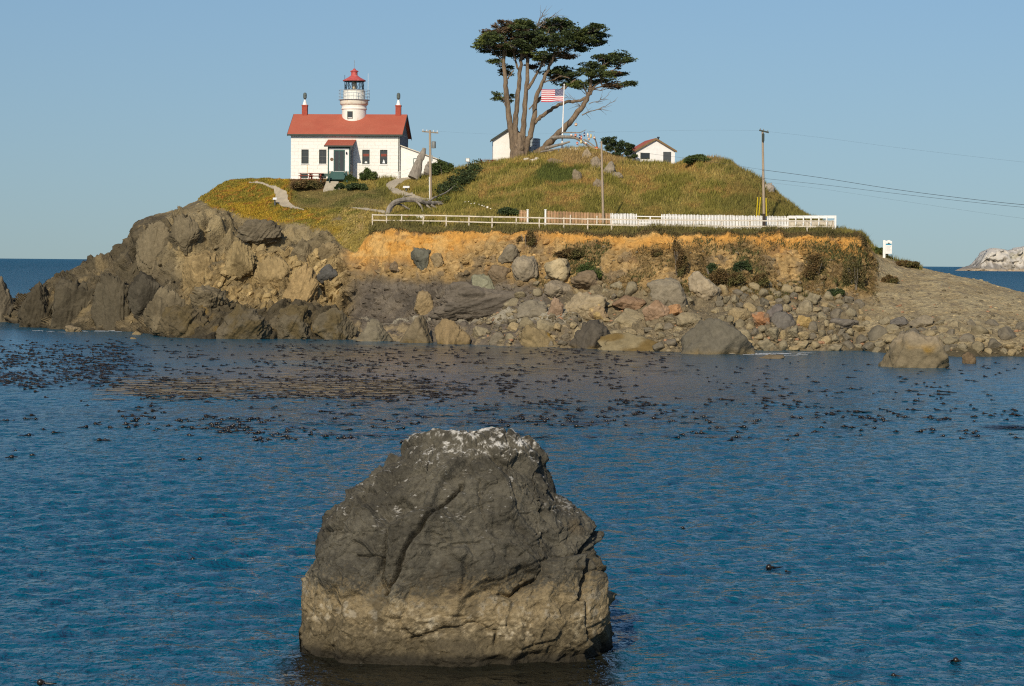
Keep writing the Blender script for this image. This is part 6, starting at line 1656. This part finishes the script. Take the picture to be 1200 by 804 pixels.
MB().prism([(0.145 + 2.4 * s_, zt_ - 4.2 * s_), (0.145 + 5.2 * s_, zt_ - 4.2 * s_), (0.145 + 4.5 * s_, zt_ - 3.1 * s_), (0.145 + 3.9 * s_, zt_ - 2.6 * s_), (0.145 + 3.0 * s_, zt_ - 3.1 * s_)], -0.05, -0.044).build('emblem', M['dark_trim'], bd)
q = MB()
for k in range(6): q.box(0.145 + 0.9 * s_, 0.145 + (6.4 - 0.8 * (k % 3)) * s_, -0.041, -0.036, zt_ - (7.6 + 1.25 * k) * s_, zt_ - (7.35 + 1.25 * k) * s_)
q.build('text_lines', M['grey_metal'], bd)
tag(r_, 'white sign board with a teal band on a white post beside the gravel road', 'sign')

# ------------------------------------------------------------------ utility poles and wires
def utility_pole(px0_, py0_, px1_, py1_, Y, label, r0=0.15, arm=None):
    b0 = P(px0_, py0_, Y); t0 = P(px1_, py1_, Y)
    r_ = empty('utility_pole', b0)
    d = t0 - b0
    MB().tube([tuple(-d * 0.03), tuple(d * 0.5), tuple(d)], [r0, r0 * 0.9, r0 * 0.75], 12).build('pole', M['pole_wood'], r_, smooth=True)
    return tag(r_, label, 'utility pole'), b0, t0
up1, b0, t0 = utility_pole(504.8, 237, 503.8, 152.5, 268, 'grey utility pole with crossarm and transformer near the cottage', 0.17)
d = t0 - b0
ca_ = MB().beam(d + np.array([-0.92, 0, -0.15]), d + np.array([0.98, 0, -0.32]), 0.12, 0.16).build('crossarm', M['wood_grey'], up1)
q = MB()
for x in (-0.8, -0.35, 0.4, 0.85): q.lathe([(0.04, -0.05), (0.06, 0.0), (0.035, 0.05), (0.055, 0.10), (0.02, 0.15)], tuple(d + np.array([x, 0, -0.11 - 0.09 * x])), 8)
q.build('insulator', M['white_trim'], ca_)
MB().lathe([(0.24, 0), (0.25, 0.03), (0.25, 0.72), (0.27, 0.74), (0.20, 0.80)], tuple(d + np.array([0.46, -0.1, -2.1])), 20).build('transformer', M['grey_metal'], up1, smooth=True)
MB().tube([tuple(d * 0.02 + np.array([-0.13, -0.16, 0])), tuple(d * 0.35 + np.array([-0.13, -0.14, 0]))], 0.05, 8).build('conduit', M['white_trim'], up1)
MB().box(d[0] + 0.16, d[0] + 0.34, -0.12, 0.1, d[2] - 3.6, d[2] - 2.9).build('meter_box', M['grey_metal'], up1)
up2, b02, t02 = utility_pole(707, 263, 704.8, 165.5, 250, 'short bare wooden pole without crossarm rising from behind the brown pickets', 0.14)
up3, b03, t03 = utility_pole(895.5, 268.5, 893.6, 152.5, 248.5, 'tall wooden pole with one crossarm and yellow guy guards at the white fence', 0.15)
d3 = t03 - b03
ca3 = MB().beam(d3 + np.array([-0.36, -0.12, -0.02]), d3 + np.array([0.66, -0.12, -0.26]), 0.12, 0.16).build('crossarm', M['dark_trim'], up3)
q = MB()
for x in (-0.25, 0.1, 0.55): q.lathe([(0.04, -0.02), (0.06, 0.04), (0.035, 0.09), (0.05, 0.14), (0.02, 0.2)], tuple(d3 + np.array([x, -0.12, 0.02 - 0.22 * (x + 0.3)])), 8)
q.build('insulator', M['grey_metal'], ca3)
MB().lathe([(0.10, 0), (0.13, 0.1), (0.13, 0.8), (0.08, 0.9)], tuple(d3 + np.array([0.06, -0.22, -1.25])), 12).build('cutout', M['dark_trim'], up3)
MB().tube([tuple(d3 * 0.0 + np.array([0, -0.0, -0.2])), tuple(d3 * 0.155)], [0.168, 0.165], 12).build('tarred_foot', mat('tarred_wood', (0.05, 0.035, 0.025), 0.8), up3)
for k, (xb, yb, xt, yt, lb) in enumerate([(886.2, 250, 888.0, 231, 'leftmost yellow guy-wire guard at the tall pole'), (888.8, 250, 891.2, 231, 'yellow guy-wire guard between the leftmost one and the tall pole'), (898.2, 250, 897.8, 232, 'yellow guy-wire guard right of the tall pole')]):
    a_, b_ = P(xb, yb + 9, 252.5), P(xt, yt, 252.3)
    r_ = empty('guy_wire', a_)
    MB().tube([(0, 0, 0), tuple(b_ - a_)], 0.06, 8).build('guard', M['yellow'], r_)
    MB().tube([tuple(b_ - a_), tuple(b03 + d3 * 0.62 - a_)], 0.015, 6).build('wire', M['wire'], r_)
    tag(r_, lb, 'guy wire')
def wire(pts, rad, label, origin_i=0):
    """cable through (px, py, Y), hanging in a smooth sag"""
    w = np.array([P(*p) for p in pts]); t = np.linspace(0, 1, len(w)); ti = np.linspace(0, 1, 25)
    o = pchip(t, w, ti)
    ob = MB().tube([p - o[0] for p in o], rad, 6).build('power_line', M['wire'], None, o[0], smooth=True)
    tag(ob, label, 'power line')
wire([(893.8, 199, 248.3), (960, 208, 238), (1060, 223.5, 224), (1200, 240, 206), (1330, 250, 192)], 0.020, 'thickest cable running right from halfway up the tall pole')
wire([(893.8, 209, 248.3), (960, 216, 238), (1060, 228, 224), (1200, 243, 206), (1330, 253, 192)], 0.014, 'middle cable running right just below the thickest one')
wire([(893.8, 213, 248.3), (960, 221, 238), (1060, 236, 224), (1200, 256, 206), (1330, 270, 192)], 0.005, 'faint lowest cable running right from the tall pole')
wire([(898, 154, 248.3), (960, 161, 238), (1060, 174, 224), (1200, 190, 206), (1330, 203, 192)], 0.0045, 'faint highest cable running right from the crossarm of the tall pole')
wire([(512, 154, 268), (600, 157.5, 265), (740, 154, 256), (820, 152.6, 252), (890, 153, 248.3)], 0.0035, 'faint cable between the two crossarms above the mound')
wire([(705, 168, 250), (740, 177, 249.5), (800, 185, 249), (850, 192, 248.6), (893.8, 199, 248.3)], 0.009, 'cable from the short bare pole to the tall pole across the small house')

# ------------------------------------------------------------------ fences
def yl(px): return float(np.interp(px, [436, 500, 560, 650, 750, 900, 985], [257.2, 252.6, 249.6, 247.2, 245.3, 245.6, 246.2]))
rfp = [436.5, 453, 470.7, 496, 523, 549.6, 576.7, 605, 632, 660.7, 688.7, 716.7, 748, 780, 813, 846, 878.7, 911.3, 945.8, 976]
top_y_ = lambda px: float(np.interp(px, [436, 500, 605, 716, 820, 980], [251.3, 252.0, 254.3, 256.6, 257.8, 258.8]))
bot_y_ = lambda px: float(np.interp(px, [436, 500, 605, 716, 820, 980], [260.5, 261.8, 264.3, 266.0, 268.0, 270.0]))
rf = empty('rail_fence', spot(700, yl(700))); ro = np.array(rf.location)
tops = []
for k, px in enumerate(rfp):
    p = P(px, top_y_(px) - 0.6, yl(px)); tops.append(P(px, top_y_(px), yl(px)))
    gz = min(ground(p[0], p[1]), P(px, bot_y_(px), yl(px))[2])
    MB().box(p[0] - 0.065 - ro[0], p[0] + 0.065 - ro[0], p[1] - 0.06 - ro[1], p[1] + 0.06 - ro[1], gz - 0.3 - ro[2], p[2] - ro[2]).build('post', M['old_white'], rf)
for a_, b_ in zip(rfp[:-1], rfp[1:]):
    for dz, hh in ((0.0, 0.13), (-0.60, 0.12)):
        pa = P(a_, top_y_(a_), yl(a_) - 0.09) + np.array([0, 0, dz - 0.04]); pb = P(b_, top_y_(b_), yl(b_) - 0.09) + np.array([0, 0, dz - 0.04 + random.uniform(-0.03, 0.03)])
        MB().beam(pa - ro, pb - ro, 0.05, hh).build('rail', M['old_white'], rf)
tag(rf, 'long low two-rail fence in worn white paint along the cliff edge', 'fence')

def picket_fence(x0, x1, ytop, m_, label, Yf, step=1.75, hgt=1.45, missing=None, posts=None, post_m=None, first=0):
    xs = np.arange(x0, x1, step)
    o0 = spot((x0 + x1) / 2, Yf((x0 + x1) / 2)); r_ = empty('picket_fence', o0)
    q = MB(); r2 = np.random.default_rng(int(x0))
    for x in xs:
        Y = Yf(x); t = P(x, ytop(x), Y); w = step * Y / F * 0.34; hj = r2.normal(0, 0.02)
        z1 = t[2] + hj; gz = min(ground(t[0], t[1]), z1 - 1.0) - 0.1
        top_cut = missing(x) if missing else 0
        if top_cut: z1 -= top_cut * (0.9 + 0.2 * r2.random())
        p = t - o0; tl_ = r2.normal(0, 0.008)
        q.prism([(p[0] - w, gz - o0[2]), (p[0] + w, gz - o0[2]), (p[0] + w + tl_, z1 - o0[2] - 0.10), (p[0] + tl_, z1 - o0[2]), (p[0] - w + tl_, z1 - o0[2] - 0.10)], p[1] - 0.012, p[1] + 0.012)
    q.build('pickets', m_, r_)
    for dz in (-0.32, -1.0):
        a_, b_ = P(x0, ytop(x0), Yf(x0) + 0.05) - o0 + np.array([0, 0, dz]), P(x1, ytop(x1), Yf(x1) + 0.05) - o0 + np.array([0, 0, dz])
        MB().beam(a_, b_, 0.05, 0.10).build('rail', m_, r_)
    for px in (posts or []):
        p = P(px, ytop(px) + 0.2, Yf(px) - 0.09) - o0; gz = ground(*(P(px, 260, Yf(px) - 0.09)[:2])) - o0[2]
        MB().box(p[0] - 0.07, p[0] + 0.07, p[1] - 0.07, p[1] + 0.05, min(gz, p[2] - 1) - 0.2, p[2] - 0.35).build('post', post_m or m_, r_)
    return tag(r_, label, 'fence')
fY = lambda x: float(np.interp(x, [600, 650, 750, 900, 985], [253.8, 251.5, 249.6, 249.6, 249.8]))
picket_fence(641, 716, lambda x: float(np.interp(x, [641, 716], [246.6, 249.6])), M['cedar'], 'unpainted reddish-brown picket fence between the white gate posts and the white pickets', fY, posts=[668.5, 699.5], post_m=M['old_white'])
picket_fence(609.5, 617, lambda x: 246.0, M['cedar'], 'short brown picket panel left of the gate gap', fY)
picket_fence(716, 924, lambda x: float(np.interp(x, [716, 820, 924], [249.6, 251.3, 253.0])), M['white_trim'], 'long white picket fence below the mound', fY,
             missing=lambda x: 0.62 if 746 < x < 775 else 0, posts=[728, 762, 797, 831, 864, 902])
for px, lb in ((618.3, 'white gate post at the left of the gap in the brown picket fence'), (639.2, 'white gate post at the left end of the long brown picket section')):
    p = P(px, 245.4, fY(px) - 0.15); gz = ground(p[0], p[1])
    r_ = empty('gate_post', (p[0], p[1], gz))
    MB().box(-0.09, 0.09, -0.09, 0.09, -0.3, p[2] - gz - 0.08).build('post', M['white_trim'], r_)
    MB().box(-0.12, 0.12, -0.12, 0.12, p[2] - gz - 0.078, p[2] - gz).build('cap', M['white_trim'], r_)
    tag(r_, lb, 'gate post')
bf0 = spot(952, fY(952)); r_ = empty('board_fence', bf0)
bft = lambda x: float(np.interp(x, [924, 980], [252.6, 253.0]))
a_, b_ = P(924, 254.4, fY(924) - 0.1) - bf0, P(980, 254.2, fY(980) - 0.1) - bf0
MB().beam(a_, b_, 0.05, 0.30).build('top_board', M['white_trim'], r_)
a_, b_ = P(924, 258.6, fY(924) - 0.1) - bf0, P(980, 259, fY(980) - 0.1) - bf0
MB().beam(a_, b_, 0.04, 0.09).build('middle_rail', M['white_trim'], r_)
a_, b_ = P(924, 267.0, fY(924) - 0.1) - bf0, P(980, 267.2, fY(980) - 0.1) - bf0
MB().beam(a_, b_, 0.04, 0.09).build('bottom_rail', M['white_trim'], r_)
q = MB()
for x in np.arange(925, 978, 1.3):
    t = P(x, 259.2, fY(x)) - bf0; b2 = P(x, 266.4, fY(x)) - bf0
    q.box(t[0] - 0.05, t[0] + 0.05, t[1] - 0.01, t[1] + 0.01, b2[2], t[2])
q.build('infill_slats', M['old_white'], r_)
for px in (923.5, 932.5, 941.5, 950.3, 959.6, 968.7, 979):
    p = P(px, bft(px) - (0.4 if px > 975 else -0.8), fY(px) - 0.19) - bf0; gz = ground(*(P(px, 260, fY(px) - 0.19)[:2])) - bf0[2]
    ww = 0.10 if px > 975 else 0.065
    MB().box(p[0] - ww, p[0] + ww, p[1] - 0.05, p[1] + 0.05, min(gz, p[2] - 1.2) - 0.2, p[2]).build('post', M['white_trim'], r_)
tag(r_, 'white board fence with closely set posts at the right end of the cliff top', 'fence')

# ------------------------------------------------------------------ kelp
kr = np.random.default_rng(12)
def kelp_mesh(seed):
    r_ = np.random.default_rng(seed); q = MB()
    q.lathe([(0.075 * math.sin(t_), -0.075 * math.cos(t_) + 0.045) for t_ in np.linspace(0.2, math.pi - 0.2, 6)], n=8)
    pts = [(0.05, 0, 0.05)]; a_ = 0.0
    L_ = r_.uniform(0.1, 0.42)
    for k in range(4): a_ += r_.normal(0, 0.35); pts.append((pts[-1][0] + L_ / 4 * math.cos(a_), pts[-1][1] + L_ / 4 * math.sin(a_), 0.02))
    q.tube(pts, [0.035, 0.028, 0.024, 0.02, 0.012], 6)
    for k in range(3):
        a_ = r_.uniform(0, 6.28); l2 = r_.uniform(0.12, 0.28); c_, s2 = math.cos(a_), math.sin(a_)
        q.add([(0, 0, 0.043), (c_ * l2 * 0.5 - s2 * 0.06, s2 * l2 * 0.5 + c_ * 0.06, 0.06), (c_ * l2, s2 * l2, 0.015), (c_ * l2 * 0.5 + s2 * 0.06, s2 * l2 * 0.5 - c_ * 0.06, 0.045)], [(0, 1, 2, 3)])
    me = bpy.data.meshes.new('kelp'); me.from_pydata(q.v, [], q.f); me.update()
    for p in me.polygons: p.use_smooth = True
    me.materials.append(M['kelp'])
    return me
kv = [kelp_mesh(900 + k) for k in range(8)]
def sea(px, py):
    d = ray(px, py); t = -H / d[2] if d[2] < 0 else None
    return CAM + d * t
spots = []
def scatter(n, fx, fy_): 
    for _ in range(n):
        spots.append((fx(), fy_()))
U, G = kr.uniform, kr.normal
def clumps(n, x0, x1, y0, y1, mem, sx_, sy_):
    for _ in range(n):
        cx_, cy_ = U(x0, x1), U(y0, y1)
        for _2 in range(kr.poisson(mem) + 1): spots.append((cx_ + G(0, sx_ * 1.7), cy_ + G(0, sy_ * 1.3)))
clumps(120, -10, 150, 405, 452, 5, 7, 3)
clumps(55, 100, 420, 398, 440, 4, 10, 3)
clumps(90, 150, 520, 442, 468, 5, 12, 2.2)
clumps(80, 350, 780, 406, 436, 4, 12, 3)
clumps(45, 480, 760, 436, 470, 2, 9, 3)
clumps(36, 80, 560, 470, 520, 3, 9, 1.6)
clumps(40, 560, 800, 468, 500, 2.5, 9, 1.8)
clumps(46, 800, 1210, 424, 470, 1.4, 9, 3)
clumps(46, 800, 1210, 466, 516, 2.4, 9, 1.8)
clumps(14, 0, 350, 480, 545, 2, 8, 2)
kept = []
for x, y in spots:
    if y < hor(x) + 96 and x > 170: 
        pass
    g = sea(x, y)
    t = BVH.ray_cast(Vector(CAM), Vector(g - CAM).normalized(), float(np.linalg.norm(g - CAM)) + 1.0)
    if t[0] is not None or (y > 500 and 480 < x < 620): continue
    kept.append((y, x, g))
kept.sort(key=lambda q_: -q_[0])
for k, (y, x, g) in enumerate(kept[:285]):
    o = bpy.data.objects.new('kelp', kv[k % 8]); COL.objects.link(o)
    s = kr.uniform(0.6, 1.15); o.scale = (s * kr.uniform(1, 1.6), s, s); o.location = g; o.rotation_euler = (0, 0, kr.normal(0, 0.5) + (math.pi if kr.random() < 0.5 else 0))
    tag(o, 'dark kelp bulb with trailing stalk floating in the kelp field before the shore', 'kelp', 'floating kelp bulbs')
for (x, y, s, lb) in [(226, 657.5, 1.0, 'lone dark kelp bulb floating left of the big near rock'), (901, 667, 1.3, 'lone dark kelp bulb floating right of the big near rock beside a smaller one'), (921, 670, 0.5, 'tiny kelp tip just right of the lone bulb on open water'),
                      (1120, 776, 1.0, 'brown kelp clump near the lower right corner of the water'), (1047, 793, 0.7, 'small kelp bulb at the bottom edge of the picture on the right'), (800, 619.5, 0.7, 'small kelp bulb on open water to the upper right of the near rock'), (47, 802, 1.0, 'kelp clump at the bottom left edge of the picture')]:
    o = link('kelp', kv[int(x) % 8].copy(), None, None, sea(x, y), 0.4); o.scale = (s * 0.9,) * 3
    tag(o, lb, 'kelp')
V0, F0, nacc = [], [], 0
for k, (y, x, g) in enumerate(kept[285:]):
    me = kv[k % 8]; vv = np.array([v.co[:] for v in me.vertices]); s = kr.uniform(0.55, 1.15); a_ = kr.normal(0, 0.5)
    vv = vv * np.array([s * kr.uniform(1, 1.8), s, s]); vv = np.stack([vv[:, 0] * math.cos(a_) - vv[:, 1] * math.sin(a_), vv[:, 0] * math.sin(a_) + vv[:, 1] * math.cos(a_), vv[:, 2]], 1) + g
    V0 += vv.tolist(); F0 += [tuple(i + nacc for i in p.vertices) for p in me.polygons]; nacc += len(vv)
me = bpy.data.meshes.new('kelp_bed'); me.from_pydata(V0, [], F0); me.update()
tag(link('kelp_bed', me, M['kelp']), 'distant bed of dark kelp bulbs floating before the island', 'kelp', kind='stuff')
# floating fronds: thin strips lying on the water
def frond_bed(n, gen, lmin, lmax, m_, label, name='kelp_fronds', wd=0.09):
    q = MB()
    for _ in range(n):
        x, y = gen(); g = sea(x, y)
        a_ = kr.normal(0, 0.30) + (math.pi if kr.random() < 0.5 else 0); L_ = kr.uniform(lmin, lmax); w = wd * kr.uniform(0.5, 1.5); c_, s2 = math.cos(a_), math.sin(a_)
        k1, k2 = kr.normal(0, 0.15), kr.normal(0, 0.3); z_ = 0.018 + kr.random() * 0.045
        top, bot = [], []
        for t_ in np.linspace(0, 1, 5):
            xx, yy_ = L_ * t_, k1 * math.sin(3.1 * t_) * L_ + k2 * t_ * t_ * L_ * 0.3; ww = w * (0.35 + math.sin(math.pi * min(t_ + 0.1, 1)) * 0.8)
            top.append((g[0] + c_ * xx - s2 * (yy_ + ww), g[1] + s2 * xx + c_ * (yy_ + ww), z_)); bot.append((g[0] + c_ * xx - s2 * (yy_ - ww), g[1] + s2 * xx + c_ * (yy_ - ww), z_ + 0.01))
        q.add(top + bot, [(k, k + 1, 6 + k, 5 + k) for k in range(4)])
    me = bpy.data.meshes.new(name); me.from_pydata(q.v, [], q.f); me.update()
    return tag(link(name, me, m_), label, 'kelp', kind='stuff')
frond_bed(1150, lambda: (U(150, 500) + G(0, 12), 455.5 + G(0, 6.0)), 0.5, 2.2, M['kelp_gold'], 'long golden-brown kelp mat floating in a band left of the middle', 'kelp_mat', 0.12)
frond_bed(360, lambda: ((lambda c_: (c_ + G(0, 30), {0: 478, 1: 496, 2: 488, 3: 511}[int(c_) % 4] + G(0, 2.2)))(U(330, 800))), 0.4, 1.8, M['kelp'], 'thin dark kelp fronds drifting in streaks behind the near rock')
frond_bed(380, lambda: (U(-10, 180), U(404, 458)), 0.5, 2.0, M['kelp'], 'dark kelp fronds floating thickly at the left edge before the headland', 'kelp_fronds')
frond_bed(520, lambda: (U(330, 800), U(404, 440)), 0.5, 2.2, M['kelp_gold'], 'sparse golden-brown kelp fronds floating close to the shore', 'kelp_fronds', 0.07)
frond_bed(130, lambda: (U(800, 1210), U(424, 515)), 0.4, 1.8, M['kelp'], 'scattered dark kelp fronds floating on the right of the bay', 'kelp_fronds')
frond_bed(110, lambda: (1185 + G(0, 12), 501.5 + G(0, 0.9)), 0.3, 1.0, M['kelp'], 'small kelp streak at the right edge of the picture', 'kelp_fronds', 0.05)

# a little foam where the swell meets the stones
frond_bed(46, lambda: (lambda x: (x, 414.5 + 0.012 * (x - 860) + G(0, 0.9)))(U(862, 955)), 0.3, 1.6, M['foam'], 'thin white foam at the waterline below the boulder bank', 'foam', 0.09)
frond_bed(26, lambda: (U(45, 150), 388.5 + G(0, 0.7)), 0.3, 1.5, M['foam'], 'thin white foam at the foot of the left headland', 'foam', 0.08)
for o in COL.objects:
    if o.name.startswith('foam'): o['category'] = 'foam'
